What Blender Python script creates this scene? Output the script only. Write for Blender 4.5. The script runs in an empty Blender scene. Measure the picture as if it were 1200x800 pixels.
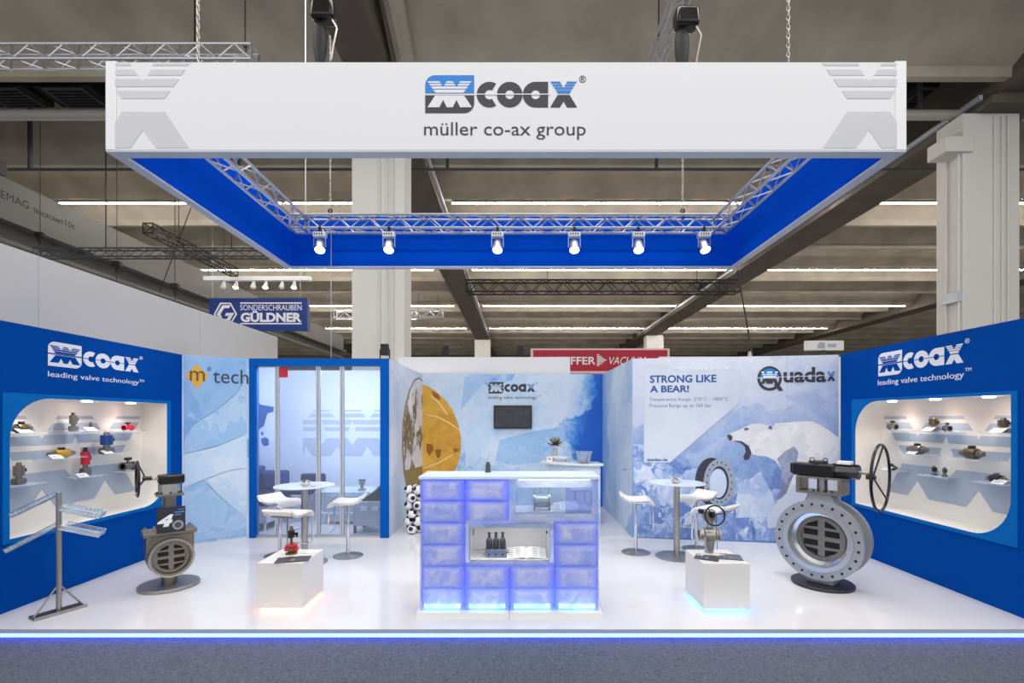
import bpy, bmesh, math, random
from mathutils import Vector, Matrix
from mathutils.geometry import tessellate_polygon
random.seed(7)
PI = math.pi
C = bpy.context.scene.collection
SC = bpy.context.scene

# ------------------------------------------------------------------ camera
F, CX, CY, H = 566.7, 606.0, 490.0, 1.8      # focal length and principal point for a 1200x800 frame, eye height
cam_d = bpy.data.cameras.new('camera'); cam = bpy.data.objects.new('camera', cam_d); C.objects.link(cam)
cam_d.sensor_width = 36; cam_d.sensor_fit = 'HORIZONTAL'; cam_d.lens = 36*F/1200
cam_d.shift_x = -(CX-600)/1200; cam_d.shift_y = (CY-400)/1200
cam_d.clip_end = 300; cam_d.clip_start = .05
cam.location = (0, 0, H); cam.rotation_euler = (PI/2, 0, 0)
SC.camera = cam

# ------------------------------------------------------------------ world, exposure, hall lamps
SC.view_settings.view_transform = 'Standard'
try: SC.view_settings.look = 'None'
except Exception: pass
SC.view_settings.gamma = 1; SC.view_settings.use_curve_mapping = False
SC.view_settings.exposure = 0.62
w = bpy.data.worlds.new('hall_daylight'); SC.world = w; w.use_nodes = True
w.node_tree.nodes['Background'].inputs[0].default_value = (1, .99, .975, 1)
w.node_tree.nodes['Background'].inputs[1].default_value = .76

def area(name, loc, sx, sy, power, col=(1, .97, .93), rot=(0, 0, 0), spread=PI):
    l = bpy.data.lights.new(name, 'AREA'); l.shape = 'RECTANGLE'; l.size = sx; l.size_y = sy
    l.energy = power; l.color = col; l.spread = spread
    o = bpy.data.objects.new(name, l); C.objects.link(o); o.location = loc; o.rotation_euler = rot
    return o
def spot(name, loc, target, power, ang=60, size=.1, blend=.6, col=(1, .96, .9)):
    l = bpy.data.lights.new(name, 'SPOT'); l.energy = power; l.spot_size = math.radians(ang); l.spot_blend = blend
    l.shadow_soft_size = size; l.color = col
    o = bpy.data.objects.new(name, l); C.objects.link(o); o.location = loc
    d = Vector(target)-Vector(loc); o.rotation_euler = d.to_track_quat('-Z', 'Y').to_euler()
    return o
for yy in (-4, 1.2, 6.2):        # rows of high-bay hall lamps over and in front of the booth
    area('hall_lamp_row', (0, yy, 10.2), 22, 1.2, 480)

# ------------------------------------------------------------------ materials
def lin(c):
    return tuple(((v/255/12.92) if v/255 <= .04045 else ((v/255+.055)/1.055)**2.4) for v in c[:3])
_m = {}
def M(name, rgb=(200, 200, 200), rough=.5, metal=0, noise=None, bump=None, emis=None, spec=.5, trans=0, coat=0):
    """plain principled surface; noise = (scale, amount[, detail]) colour variation; bump = (scale, strength)"""
    if name in _m: return _m[name]
    m = bpy.data.materials.new(name); m.use_nodes = True; nt = m.node_tree; b = nt.nodes['Principled BSDF']
    col = (*lin(rgb), 1)
    b.inputs['Base Color'].default_value = col; b.inputs['Roughness'].default_value = rough; b.inputs['Metallic'].default_value = metal
    b.inputs['Specular IOR Level'].default_value = spec
    b.inputs['Coat Weight'].default_value = coat
    if trans: b.inputs['Transmission Weight'].default_value = trans
    if emis:
        b.inputs['Emission Color'].default_value = (*lin(emis[0]), 1); b.inputs['Emission Strength'].default_value = emis[1]
    if noise or bump:
        tc = nt.nodes.new('ShaderNodeTexCoord')
    if noise:
        n = nt.nodes.new('ShaderNodeTexNoise'); n.inputs['Scale'].default_value = noise[0]; n.inputs['Detail'].default_value = noise[2] if len(noise) > 2 else 5
        nt.links.new(tc.outputs['Object'], n.inputs['Vector'])
        r = nt.nodes.new('ShaderNodeMapRange'); r.inputs[1].default_value = .25; r.inputs[2].default_value = .75
        r.inputs[3].default_value = 1-noise[1]; r.inputs[4].default_value = 1+noise[1]
        nt.links.new(n.outputs[0], r.inputs[0])
        x = nt.nodes.new('ShaderNodeMix'); x.data_type = 'RGBA'; x.blend_type = 'MULTIPLY'; x.inputs[0].default_value = 1
        x.inputs[6].default_value = col; nt.links.new(r.outputs[0], x.inputs[7]); nt.links.new(x.outputs[2], b.inputs['Base Color'])
    if bump:
        n2 = nt.nodes.new('ShaderNodeTexNoise'); n2.inputs['Scale'].default_value = bump[0]; nt.links.new(tc.outputs['Object'], n2.inputs['Vector'])
        bp = nt.nodes.new('ShaderNodeBump'); bp.inputs['Strength'].default_value = bump[1]; bp.inputs['Distance'].default_value = .01
        nt.links.new(n2.outputs[0], bp.inputs['Height']); nt.links.new(bp.outputs[0], b.inputs['Normal'])
    _m[name] = m; return m
def glassy(name, tint=(235, 245, 255), opacity=.12, rough=.02):
    """thin sheet glass or acrylic: mostly clear, a little haze and a mirror-like skin"""
    if name in _m: return _m[name]
    m = bpy.data.materials.new(name); m.use_nodes = True; nt = m.node_tree; b = nt.nodes['Principled BSDF']; out = nt.nodes['Material Output']
    b.inputs['Base Color'].default_value = (*lin(tint), 1); b.inputs['Roughness'].default_value = rough
    t = nt.nodes.new('ShaderNodeBsdfTransparent'); t.inputs[0].default_value = (*lin(tint), 1)
    mx = nt.nodes.new('ShaderNodeMixShader'); fr = nt.nodes.new('ShaderNodeFresnel'); fr.inputs[0].default_value = 1.35
    ad = nt.nodes.new('ShaderNodeMath'); ad.operation = 'ADD'; ad.use_clamp = True; ad.inputs[1].default_value = opacity
    nt.links.new(fr.outputs[0], ad.inputs[0]); nt.links.new(ad.outputs[0], mx.inputs[0])
    nt.links.new(t.outputs[0], mx.inputs[1]); nt.links.new(b.outputs[0], mx.inputs[2]); nt.links.new(mx.outputs[0], out.inputs[0])
    _m[name] = m; return m
def printed(name, stops, scale=1.0, seed=0.0, axis=None, rough=.45, warp=1.2, stretch=(1, 1, 1), contrast=1.0):
    """a printed ice or snow picture: warped noise + cracked facets through a colour ramp; axis = (vector, offset, gain) adds the picture's own gradient"""
    if name in _m: return _m[name]
    m = bpy.data.materials.new(name); m.use_nodes = True; nt = m.node_tree; b = nt.nodes['Principled BSDF']; L = nt.links.new
    N = nt.nodes.new
    b.inputs['Roughness'].default_value = rough
    tc = N('ShaderNodeTexCoord'); mp = N('ShaderNodeMapping'); mp.inputs['Location'].default_value = (seed, seed*.7, seed*1.3); mp.inputs['Scale'].default_value = stretch
    L(tc.outputs['Object'], mp.inputs[0])
    n1 = N('ShaderNodeTexNoise'); n1.inputs['Scale'].default_value = 1.1*scale; n1.inputs['Detail'].default_value = 8; n1.inputs['Roughness'].default_value = .62; n1.inputs['Distortion'].default_value = warp
    L(mp.outputs[0], n1.inputs[0])
    wv = N('ShaderNodeVectorMath'); wv.operation = 'MULTIPLY_ADD'; wv.inputs[1].default_value = (.9, .9, .9)
    L(n1.outputs[1], wv.inputs[0]); L(mp.outputs[0], wv.inputs[2])
    vo = N('ShaderNodeTexVoronoi'); vo.inputs['Scale'].default_value = .75*scale; L(wv.outputs[0], vo.inputs[0])
    sp = N('ShaderNodeSeparateColor'); L(vo.outputs['Color'], sp.inputs[0])
    n3 = N('ShaderNodeTexNoise'); n3.inputs['Scale'].default_value = 16*scale; n3.inputs['Detail'].default_value = 6; L(mp.outputs[0], n3.inputs[0])
    def mth(op, a, bb):
        k = N('ShaderNodeMath'); k.operation = op
        for i, v in enumerate((a, bb)):
            if isinstance(v, (int, float)): k.inputs[i].default_value = v
            else: L(v, k.inputs[i])
        return k.outputs[0]
    f = mth('ADD', mth('MULTIPLY', n1.outputs[0], .75*contrast), mth('MULTIPLY', sp.outputs[0], .42*contrast))
    f = mth('ADD', f, mth('MULTIPLY', n3.outputs[0], .26*contrast))
    f = mth('ADD', f, .5-.72*contrast)
    if axis:
        vm = N('ShaderNodeVectorMath'); vm.operation = 'DOT_PRODUCT'; vm.inputs[1].default_value = axis[0]; L(tc.outputs['Object'], vm.inputs[0])
        g = mth('MULTIPLY', mth('SUBTRACT', vm.outputs['Value'], axis[1]), axis[2])
        f = mth('ADD', f, g)
    cr = N('ShaderNodeValToRGB'); e = cr.color_ramp.elements
    while len(e) < len(stops): e.new(.5)
    for k, (p, c) in enumerate(stops): e[k].position = p; e[k].color = (*lin(c), 1)
    L(f, cr.inputs[0]); L(cr.outputs[0], b.inputs['Base Color'])
    _m[name] = m; return m

WHITE = M('white_lacquer', (236, 237, 240), .35)
WHITE_WALL = M('white_wall_paint', (226, 227, 230), .7)
NWALL = M('neighbour_wall', (206, 205, 204), .8)
BLUE = M('blue_wall_film', (0, 72, 162), .7, spec=.03)
BLUE_L = M('light_blue_board', (4, 106, 190), .6, spec=.06)
BLUE_F = M('blue_frame_film', (0, 88, 176), .5, spec=.08)
BLUE_B = M('banner_blue_cloth', (0, 78, 208), .8, spec=.02)
BANNER = M('banner_white_cloth', (232, 233, 237), .8)
ALU = M('aluminium', (196, 199, 205), .35, .85)
ALU_MATT = M('anodised_profile', (190, 195, 206), .5, .3)
STEEL = M('brushed_steel', (172, 170, 166), .34, .9, noise=(60, .06))
CAST = M('cast_steel', (134, 130, 122), .36, .88, noise=(40, .1), bump=(160, .25))
CHROME = M('chrome', (215, 217, 222), .16, 1)
GREYP = M('grey_coated_steel', (160, 164, 170), .45, .35, noise=(50, .05))
BLACKP = M('black_gloss_paint', (22, 20, 20), .25)
BLACKM = M('black_matt', (26, 26, 28), .6)
GREY_D = M('dark_grey', (70, 72, 78), .6)
PAPER = M('white_paper', (238, 239, 242), .6)
DECALW = M('white_vinyl', (232, 236, 244), .5)
DECAL_DK = M('anthracite_vinyl', (52, 52, 66), .5)
DECAL_BL = M('sky_blue_vinyl', (28, 128, 215), .5)
DECAL_GR = M('grey_vinyl', (205, 207, 214), .6)
DECAL_NB = M('grey_blue_print', (170, 182, 200), .6)
NAVY = M('navy_print', (22, 74, 145), .5)
GLASS = glassy('sheet_glass', (236, 243, 252), .05)
ACRYL = glassy('clear_acrylic', (236, 244, 252), .2)
CONC = M('ceiling_concrete', (176, 167, 152), .9, noise=(.9, .22, 8), bump=(3, .5))
CONC_D = M('dark_concrete', (80, 72, 64), .9, noise=(.6, .2, 6))  # darker concrete tone for the upper ceiling slab
GIRD = M('painted_girder', (92, 84, 76), .8, noise=(1.5, .15))
COLP = M('column_paint', (214, 212, 208), .75, noise=(.8, .05))

# ------------------------------------------------------------------ mesh builder
class B:
    def __init__(s): s.bm = bmesh.new()
    def face(s, vs):
        try: return s.bm.faces.new(vs)
        except ValueError: return None
    def box(s, x0, x1, y0, y1, z0, z1, mtx=None):
        v = [s.bm.verts.new((mtx @ Vector(p)) if mtx else p) for p in ((x0,y0,z0),(x1,y0,z0),(x1,y1,z0),(x0,y1,z0),(x0,y0,z1),(x1,y0,z1),(x1,y1,z1),(x0,y1,z1))]
        for f in ((3,2,1,0),(4,5,6,7),(0,1,5,4),(1,2,6,5),(2,3,7,6),(3,0,4,7)): s.face([v[i] for i in f])
        return s
    def rings(s, rings, close_u=True, cap=True):
        vs = [[s.bm.verts.new(p) for p in r] for r in rings]; n = len(vs[0])
        for a, b in zip(vs, vs[1:]):
            for i in range(n if close_u else n-1):
                j = (i+1) % n; s.face([a[i], a[j], b[j], b[i]])
        if cap and close_u:
            s.face(vs[0][::-1]); s.face(vs[-1])
        return vs
    def cyl(s, p0, p1, r0, r1=None, seg=14, cap=True):
        p0, p1 = Vector(p0), Vector(p1); r1 = r0 if r1 is None else r1
        d = (p1-p0).normalized(); a = d.orthogonal().normalized(); b = d.cross(a)
        s.rings([[p+(a*math.cos(2*PI*i/seg)+b*math.sin(2*PI*i/seg))*r for i in range(seg)] for p, r in ((p0, r0), (p1, r1))], cap=cap)
        return s
    def tube(s, pts, r, seg=8, closed=False):
        pts = [Vector(p) for p in pts]; n = len(pts); rs = []
        prev = None
        for i, p in enumerate(pts):
            if closed: d = (pts[(i+1) % n]-pts[i-1]).normalized()
            else: d = (pts[min(i+1, n-1)]-pts[max(i-1, 0)]).normalized()
            a = d.orthogonal().normalized() if prev is None else (prev-d*prev.dot(d)).normalized()
            prev = a; b = d.cross(a)
            rs.append([p+(a*math.cos(2*PI*k/seg)+b*math.sin(2*PI*k/seg))*r for k in range(seg)])
        if closed: rs.append(rs[0])
        vs = s.rings(rs, cap=not closed)
        if closed: bmesh.ops.remove_doubles(s.bm, verts=vs[0]+vs[-1], dist=1e-6)
        return s
    def torus(s, c, axis, R, r, seg=32, k=8):
        axis = Vector(axis).normalized(); a = axis.orthogonal().normalized(); b = axis.cross(a); c = Vector(c)
        return s.tube([c+(a*math.cos(2*PI*i/seg)+b*math.sin(2*PI*i/seg))*R for i in range(seg)], r, k, True)
    def lathe(s, prof, seg=32, mtx=None, closed=False):
        """prof: (r, z) pairs turned about local z"""
        mtx = mtx or Matrix()
        rs = [[mtx @ Vector((max(r, 1e-4)*math.cos(2*PI*i/seg), max(r, 1e-4)*math.sin(2*PI*i/seg), z)) for i in range(seg)] for r, z in prof]
        if closed: rs.append(rs[0])
        vs = s.rings(rs, cap=not closed)
        if closed: bmesh.ops.remove_doubles(s.bm, verts=vs[0]+vs[-1], dist=1e-6)
        return s
    def sphere(s, c, r, seg=16, sz=1):
        c = Vector(c); k = seg//2
        return s.lathe([(r*math.sin(PI*i/k), -r*math.cos(PI*i/k)*sz) for i in range(k+1)], seg, Matrix.Translation(c))
    def prism(s, poly, h, mtx=None, holes=()):
        """polygon in local xy, from z 0 to h"""
        mtx = mtx or Matrix(); loops = [poly]+list(holes)
        bot = [[s.bm.verts.new(mtx @ Vector((p[0], p[1], 0))) for p in l] for l in loops]
        top = [[s.bm.verts.new(mtx @ Vector((p[0], p[1], h))) for p in l] for l in loops]
        if holes:
            tri = tessellate_polygon([[Vector((p[0], p[1], 0)) for p in l] for l in loops])
            fb = sum(bot, []); ft = sum(top, [])
            for t in tri: s.face([ft[i] for i in t]); s.face([fb[i] for i in t[::-1]])
        else: s.face(top[0]); s.face(bot[0][::-1])
        for b, t in zip(bot, top):
            n = len(b)
            for i in range(n): j = (i+1) % n; s.face([b[i], b[j], t[j], t[i]])
        return s
    def out(s, name, mat, parent=None, smooth=True, bevel=0, fix=True, **props):
        if fix: bmesh.ops.recalc_face_normals(s.bm, faces=s.bm.faces)
        me = bpy.data.meshes.new(name); s.bm.to_mesh(me); s.bm.free()
        if smooth:
            me.polygons.foreach_set('use_smooth', [True]*len(me.polygons)); me.set_sharp_from_angle(angle=math.radians(34))
        me.materials.append(mat)
        o = bpy.data.objects.new(name, me); C.objects.link(o); o.parent = parent
        if bevel:
            md = o.modifiers.new('bevel', 'BEVEL'); md.width = bevel; md.segments = 2; md.limit_method = 'ANGLE'
        for k, v in props.items(): o[k] = v
        return o
def thing(name, label, cat, loc=(0, 0, 0), rz=0, group=None, kind=None):
    o = bpy.data.objects.new(name, None); C.objects.link(o); o.empty_display_size = .1
    o.location = loc; o.rotation_euler = (0, 0, rz); o['label'] = label; o['category'] = cat
    if group: o['group'] = group
    if kind: o['kind'] = kind
    return o
def tag(o, label, cat, group=None, kind=None):
    o['label'] = label; o['category'] = cat
    if group: o['group'] = group
    if kind: o['kind'] = kind
    return o
def dup(root, loc=None, rz=None, label=None, group=None, parent=None):
    r = root.copy(); C.objects.link(r); r.parent = parent if parent else root.parent
    if loc is not None: r.location = loc
    if rz is not None: r.rotation_euler = (0, 0, rz)
    if label: r['label'] = label
    if group: r['group'] = group
    for ch in list(root.children): dup(ch, parent=r)
    return r
def share(o, parent, loc=(0, 0, 0), rot=(0, 0, 0)):
    c = o.copy(); C.objects.link(c); c.parent = parent; c.location = loc; c.rotation_euler = rot; return c
def arc(cx, cy, r, a0, a1, n=12, ry=None):
    ry = ry or r
    return [(cx+r*math.cos(math.radians(a0+(a1-a0)*i/n)), cy+ry*math.sin(math.radians(a0+(a1-a0)*i/n))) for i in range(n+1)]

# ------------------------------------------------------------------ pixel rays onto real planes
EYE = Vector((0, 0, H))
def at(u, v, Y): return Vector(((u-CX)*Y/F, Y, H-(v-CY)*Y/F))
def on_z(u, v, z): return at(u, v, F*(H-z)/(v-CY))
class Plane:
    """a wall face: origin, u (to the viewer's right), v up, n towards the viewer"""
    def __init__(s, o, u, n):
        s.o = Vector(o); s.u = Vector(u).normalized(); s.n = Vector(n).normalized(); s.v = Vector((0, 0, 1))
    def hit(s, x, y):
        d = Vector(((x-CX)/F, 1, -(y-CY)/F)); t = (s.o-EYE).dot(s.n)/d.dot(s.n); p = EYE+d*t-s.o
        return (p.dot(s.u), p.dot(s.v))
    def mtx(s, off=0):
        m = Matrix.Identity(4)
        for i in range(3): m[i][0] = s.u[i]; m[i][1] = s.v[i]; m[i][2] = s.n[i]; m[i][3] = s.o[i]+s.n[i]*off
        return m
    def hits(s, pts): return [s.hit(*p) for p in pts]
def decal(name, plane, polys, mat, parent, off=0, th=.002, holes=(), px=False, **props):
    b = B()
    if px: polys = [plane.hits(p) for p in polys]; holes = [plane.hits(p) for p in holes]
    for p in polys: b.prism(p, th, plane.mtx(off), holes if len(polys) == 1 else ())
    return b.out(name, mat, parent, smooth=False, **props)
def text(name, s, plane, rect, mat, parent, off=0, th=.002, bold=0, shear=0, px=False, space=1.0):
    """lettering fitted into rect = (left, top, right, bottom) on the plane"""
    if px:
        a = plane.hit(rect[0], rect[1]); c = plane.hit(rect[2], rect[3]); rect = (a[0], a[1], c[0], c[1])
    cu = bpy.data.curves.new('t', 'FONT'); cu.body = s; cu.offset = bold; cu.shear = shear; cu.space_character = space; cu.resolution_u = 3; cu.extrude = .02
    o = bpy.data.objects.new('t', cu); C.objects.link(o)
    bpy.context.view_layer.update()
    me = bpy.data.meshes.new_from_object(o.evaluated_get(bpy.context.evaluated_depsgraph_get()))
    bpy.data.objects.remove(o)
    xs = [v.co.x for v in me.vertices]; ys = [v.co.y for v in me.vertices]
    x0, x1, y0, y1 = min(xs), max(xs), min(ys), max(ys); mt = plane.mtx(off)
    for v in me.vertices:
        v.co = mt @ Vector((rect[0]+(v.co.x-x0)/(x1-x0)*(rect[2]-rect[0]), rect[3]+(v.co.y-y0)/(y1-y0)*(rect[1]-rect[3]), th if v.co.z > 0 else 0))
    me.materials.clear(); me.materials.append(mat); me.name = name
    ob = bpy.data.objects.new(name, me); C.objects.link(ob); ob.parent = parent
    return ob
def band(poly, y0, y1):
    """the slice of a polygon between two heights"""
    def cut(p, y, keep_above):
        r = []
        for i in range(len(p)):
            a, b = p[i], p[(i+1) % len(p)]; ia = (a[1] >= y) == keep_above or a[1] == y; ib = (b[1] >= y) == keep_above or b[1] == y
            if ia: r.append(a)
            if ia != ib:
                t = (y-a[1])/(b[1]-a[1]); r.append((a[0]+t*(b[0]-a[0]), y))
        return r
    return cut(cut(poly, y0, True), y1, False)

def strips(fn, bands, crit=()):
    """quads for a striped shape: fn(y) gives its (x0, x1) runs at height y; bands are the painted stripes"""
    qs = []
    for a, b in bands:
        cuts = sorted([a, b]+[c for c in crit if a < c < b])
        for lo, hi in zip(cuts, cuts[1:]):
            e = (hi-lo)*1e-4; A = fn(lo+e); Bq = fn(hi-e)
            for (p, q), (r, t) in zip(A, Bq):
                if q-p > 1e-5 or t-r > 1e-5: qs.append([(p, lo), (q, lo), (t, hi), (r, hi)])
    return qs

# ================================================================== HALL
carpet = M('carpet', (94, 102, 114), .95, noise=(75, .55, 10), bump=(300, .8))
fl = B().box(-75, 75, -12, 62, -.185, -.085).out('floor', carpet, smooth=False)
tag(fl, 'blue grey hall carpet in front of the booth', 'floor', kind='structure')

fn = B().box(-70, 70, 10.8, 58, -.084, -.07).out('floor_bounce', M('pale_bounce_floor', (196, 196, 198), .7, noise=(.4, .1)), smooth=False)  # added pale plane, bounces lamp light up onto the vaults
tag(fn, 'added pale floor behind the booth bouncing light onto the ceiling', 'floor', kind='structure')
RID = [14.69+d for d in (0, 2.3, 4.62, 7.24, 9.96, 12.4, 15, 17.9, 20.2, 22.9, 26.1, 29, 32, 35, 38, 41, 44)]
ZC = 9.5
ceil = B().box(-75, 75, 10.9, 62, 11.4, 11.6).box(-75, 75, -12, 10.9, 11.6, 11.8).out('ceiling', CONC_D, smooth=False)
tag(ceil, 'dark concrete hall ceiling high above the booth', 'ceiling', kind='structure')
def vault(y, ybehind, hgt=1.75):
    # concave shell: sharp lower lip at y, sweeping up towards the viewer
    d = y-ybehind; prof = [(y, ZC), (y+.0, ZC)]
    prof = [(y+.18, ZC), (y, ZC), (y-.02, ZC+.22)]
    for i in range(1, 9):
        t = i/8; prof.append((y-.02-(d-.2)*t, ZC+.22+(hgt-.22)*math.sin(t*PI/2)))
    prof.append((ybehind+.18, ZC+hgt+.12)); prof.append((y+.18, ZC+hgt+.12))
    b = B(); b.rings([[Vector((x, p[0], p[1])) for p in prof] for x in (-75, 75)])
    return b.out('concrete_vault', CONC, ceil)
vault(10.9, 5.5, 2.0)
def vault_z(y):
    for a, b_ in zip(RID, RID[1:]):
        if a+.18 < y <= b_: t = min(1, max(0, (b_-.02-y)/(b_-a-.2))); return ZC+.22+1.53*math.sin(t*PI/2)
    return 11.4
for a, b_ in zip(RID, RID[1:]): vault(b_, a)
vault(RID[0], RID[0]-1.2, 1.6)
wf = B().box(-75, 75, 60, 60.4, -.1, 11.4).out('wall_back', M('far_hall_wall', (120, 112, 104), .9, noise=(.3, .2)), smooth=False)
tag(wf, 'far grey end wall of the exhibition hall', 'wall', kind='structure')
# longitudinal girders
gn = ['dark girder running back from the left white column', 'dark girder running back from the right white column', 'far right dark girder under the concrete vaults', 'far left dark girder behind the crane']
for i, (x0, x1) in enumerate(((-3.85, -2.65), (11.0, 12.4), (26.6, 27.9), (-19, -17.6))):
    g = thing('girder', gn[i], 'girder', (0, 0, 0), kind='structure')
    B().box(x0+.15, x1-.15, 11.2, 60, 9.3, 11.3).out('web', GIRD, g, smooth=False)
    B().box(x0, x1, 11.2, 60, 9.12, 9.3).out('flange', GIRD, g, smooth=False)
    B().box(x0+.15, x1-.15, -2, 11.2, 9.35, 11.3).out('web', GIRD, g, smooth=False)
    if i < 2:
        for s_ in (x0-.1, x1+.02): B().box(s_, s_+.08, 11.4, 44, 9.3, 9.42).out('cable_tray', ALU_MATT, g, smooth=False)
        # rounded haunch of the shell along the girder
        B().tube([(x1+.25, 6, 10.9), (x1+.22, 8.5, 10.3), (x1+.18, 10.9, 9.62)], .22, 10).out('haunch', CONC, g)
# columns
def column(label, x0, x1, y0, y1, top, far=False):
    t = thing('column', label, 'column', ((x0+x1)/2, (y0+y1)/2, -.085), kind='structure')
    a, d = (x1-x0)/2, (y1-y0)/2
    B().box(-a, a, -d, d, 0, top+.085).out('shaft', COLP, t, smooth=False, bevel=.02)
    if not far:
        for k in (-.12, .06, .2):
            B().cyl((a*.25+k, -d-.03, 0), (a*.25+k, -d-.03, top), .025, seg=8).out('conduit', COLP, t)
    return t
c1 = column('white square column rising behind the glass room', -3.97, -2.70, 11.6, 12.35, 9.12)
c2 = column('white square column behind the right blue wall', 10.70, 12.06, 11.6, 12.35, 9.12)
for k in (-.30, .05): B().cyl((-.72, k, 0), (-.72, k, 8.6), .03, seg=8).out('conduit', COLP, c2)
B().box(-1.15, -.5, -.45, .1, 8.25, 8.62).out('junction_box', COLP, c2, smooth=False, bevel=.02)
B().box(-.80, -.68, -.35, .1, 4.7, 4.95).out('socket_box', ALU_MATT, c2, smooth=False)
column('distant pale column under the girder behind the back wall', -3.95, -2.5, 45, 46, 9.12, True)
column('distant pale column above the red sign', 11.4, 12.9, 42.6, 43.6, 9.12, True)
# services in the dark gap between the vaults
for (y, z, r, lb) in ((12.0, 9.32, .12, 'thick pale pipe crossing under the dark ceiling gap'), (12.6, 9.75, .05, 'thin dark pipe above the thick pale pipe'), (13.9, 8.95, .04, 'thin dark pipe below the dark ceiling gap')):
    t = thing('service_pipe', lb, 'pipe', (0, y, z))
    B().cyl((-40, 0, 0), (40, 0, 0), r, seg=10).out('tube', M('pipe_grey', (168, 164, 158), .6) if r > .1 else GREY_D, t)
    for x in range(-38, 39, 6): B().box(x-.04, x+.04, -.04, .04, r*.6, 11.3-z).out('hanger', GREY_D, t, smooth=False)
for i, (u, v) in enumerate(((4, 103), (80, 103), (1099, 101), (1180, 110))):
    p = at(u, v, 13.0); z = 10.55
    t = thing('air_vent', ['square ceiling vent at the left edge of the hall', 'square ceiling vent left of the white banner', 'square ceiling vent right of the white banner', 'square ceiling vent above the right column'][i], 'vent', (p.x, 13.2, z), group='ceiling vents')
    B().box(-.75, .75, -.45, .45, .02, .85).out('duct', M('duct_black', (22, 20, 19), .9), t, smooth=False)  # near-black colour on the duct box
    f = B()
    for bx in ((-.55, .55, -.42, -.37), (-.55, .55, .37, .42), (-.55, -.5, -.37, .37), (.5, .55, -.37, .37)): f.box(*bx, -.02, .02)
    f.out('frame', GREY_D, t, smooth=False)
    for k in range(6): B().box(-.5, .5, -.33+k*.12, -.30+k*.12, -.01, .02).out('slat', GREY_D, t, smooth=False)
# fluorescent strips
tube_m = M('fluorescent_tube', (250, 250, 250), .4, emis=((255, 248, 238), 78.0))
n = 0
bays = ((-34, -19.5), (-17.3, -4.3), (-2.3, 10.7), (12.7, 26.2))
bn = ['far left bay', 'bay left of the near column', 'middle bay between the girders', 'bay right of the banner']
for j, y in enumerate((RID[1]+.09, RID[4]+.09, RID[7]+.09, RID[10]+.09)):
    for k, (x0, x1) in enumerate(bays):
        t = thing('light_strip', '%s fluorescent ceiling strip in the %s' % (['nearest', 'second', 'third', 'farthest'][j], bn[k]), 'ceiling light', ((x0+x1)/2, y, 9.355), group='ceiling light strips')
        a = (x1-x0)/2
        B().box(-a, a, -.03, .03, .05, .138).out('housing', M('strip_housing', (150, 146, 138), .8), t, smooth=False)
        B().box(-a, a, -.016, .016, .016, .05).out('lamp_tube', tube_m, t, smooth=False)
# ------------------------------------------------------------------ lattice trusses
DKT = M('black_truss', (34, 33, 33), .5, .4)
def truss(name, label, p0, p1, s, mat, group, single=True, r=.022, panel=None, hang=0):
    p0, p1 = Vector(p0), Vector(p1); d = p1-p0; L = d.length; rz = math.atan2(d.y, d.x)
    t = thing(name, label, 'truss', p0, rz, group); h = s/2
    ch = None
    for a, b_ in ((-h, -h), (h, -h), (-h, h), (h, h)):
        if ch is None: ch = B().cyl((0, 0, 0), (L, 0, 0), r, seg=8).out('chord', mat, t); ch.location = (0, a, b_)
        else: share(ch, t, (0, a, b_))
    n = max(2, round(L/(panel or s*1.15))); st = L/n
    def bar(q0, q1): return q0, q1
    segs = []
    for i in range(n):
        x0, x1 = i*st, (i+1)*st; up = i % 2 == 0
        for side in (-h, h):
            segs.append(((x0, side, -h if up else h), (x1, side, h if up else -h)))
            segs.append(((x0, -h if up else h, side), (x1, h if up else -h, side)))
    if single:
        proto = {}
        for q0, q1 in segs:
            dv = tuple(round(b_-a, 5) for a, b_ in zip(q0, q1))
            if dv not in proto:
                proto[dv] = B().cyl((0, 0, 0), dv, r*.5, seg=6, cap=False).out('brace', mat, t); proto[dv].location = q0
            else: share(proto[dv], t, q0)
    else:
        b = B()
        for q0, q1 in segs: b.cyl(q0, q1, r*.5, seg=4, cap=False)
        b.out('lattice', mat, t, kind='stuff')
    if hang:
        for x in (L*.3, L*.85): B().cyl((x, 0, h), (x, 0, (vault_z(p0.y) if p0.y > 14.7 else hang)-p0.z), .014, seg=6).out('hanger', DKT, t)
    for x in (0, L):
        e = B()
        for q in (((0, -h, -h), (0, h, -h)), ((0, -h, h), (0, h, h)), ((0, -h, -h), (0, -h, h)), ((0, h, -h), (0, h, h))): e.cyl(*q, r*.8, seg=6)
        o = e.out('end_frame', mat, t); o.location = (x, 0, 0)
    return t
ga = 'hall rigging trusses'
truss('rigging_truss', 'silver truss hanging at the upper left behind the banner', (-13.2, 9.6, 8.98), (-5.2, 9.6, 8.98), .29, ALU, ga, r=.028, hang=10.3)
truss('rigging_truss', 'short silver truss running back above the banner at right', (2.78, 5.5, 8.95), (2.78, 10.2, 8.95), .26, ALU, ga, r=.025, hang=10.3)
truss('rigging_truss', 'long black truss between the girders under the banner', (-2.1, 20, 7.22), (9.1, 20, 7.22), .48, DKT, ga, r=.035, panel=.45, hang=9.55)
truss('rigging_truss', 'grey truss crossing in front of the crane', (-12.9, 13, 6.23), (-6.75, 13, 6.23), .22, GREY_D, ga, False, .02, hang=11.4)
truss('rigging_truss', 'dark truss running back beside the crane', (-11.3, 14.8, 7.62), (-11.3, 19.3, 7.62), .3, DKT, ga, False, .026, hang=9.6)
truss('rigging_truss', 'distant silver truss left of the near column', (-12.4, 33, 8.85), (-6.9, 33, 8.85), .5, ALU, ga, False, .04, hang=9.7)
truss('rigging_truss', 'distant silver truss right of the near column', (-7.2, 32, 8.7), (-4.9, 32, 8.7), .4, ALU, ga, False, .04, hang=9.7)
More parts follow.
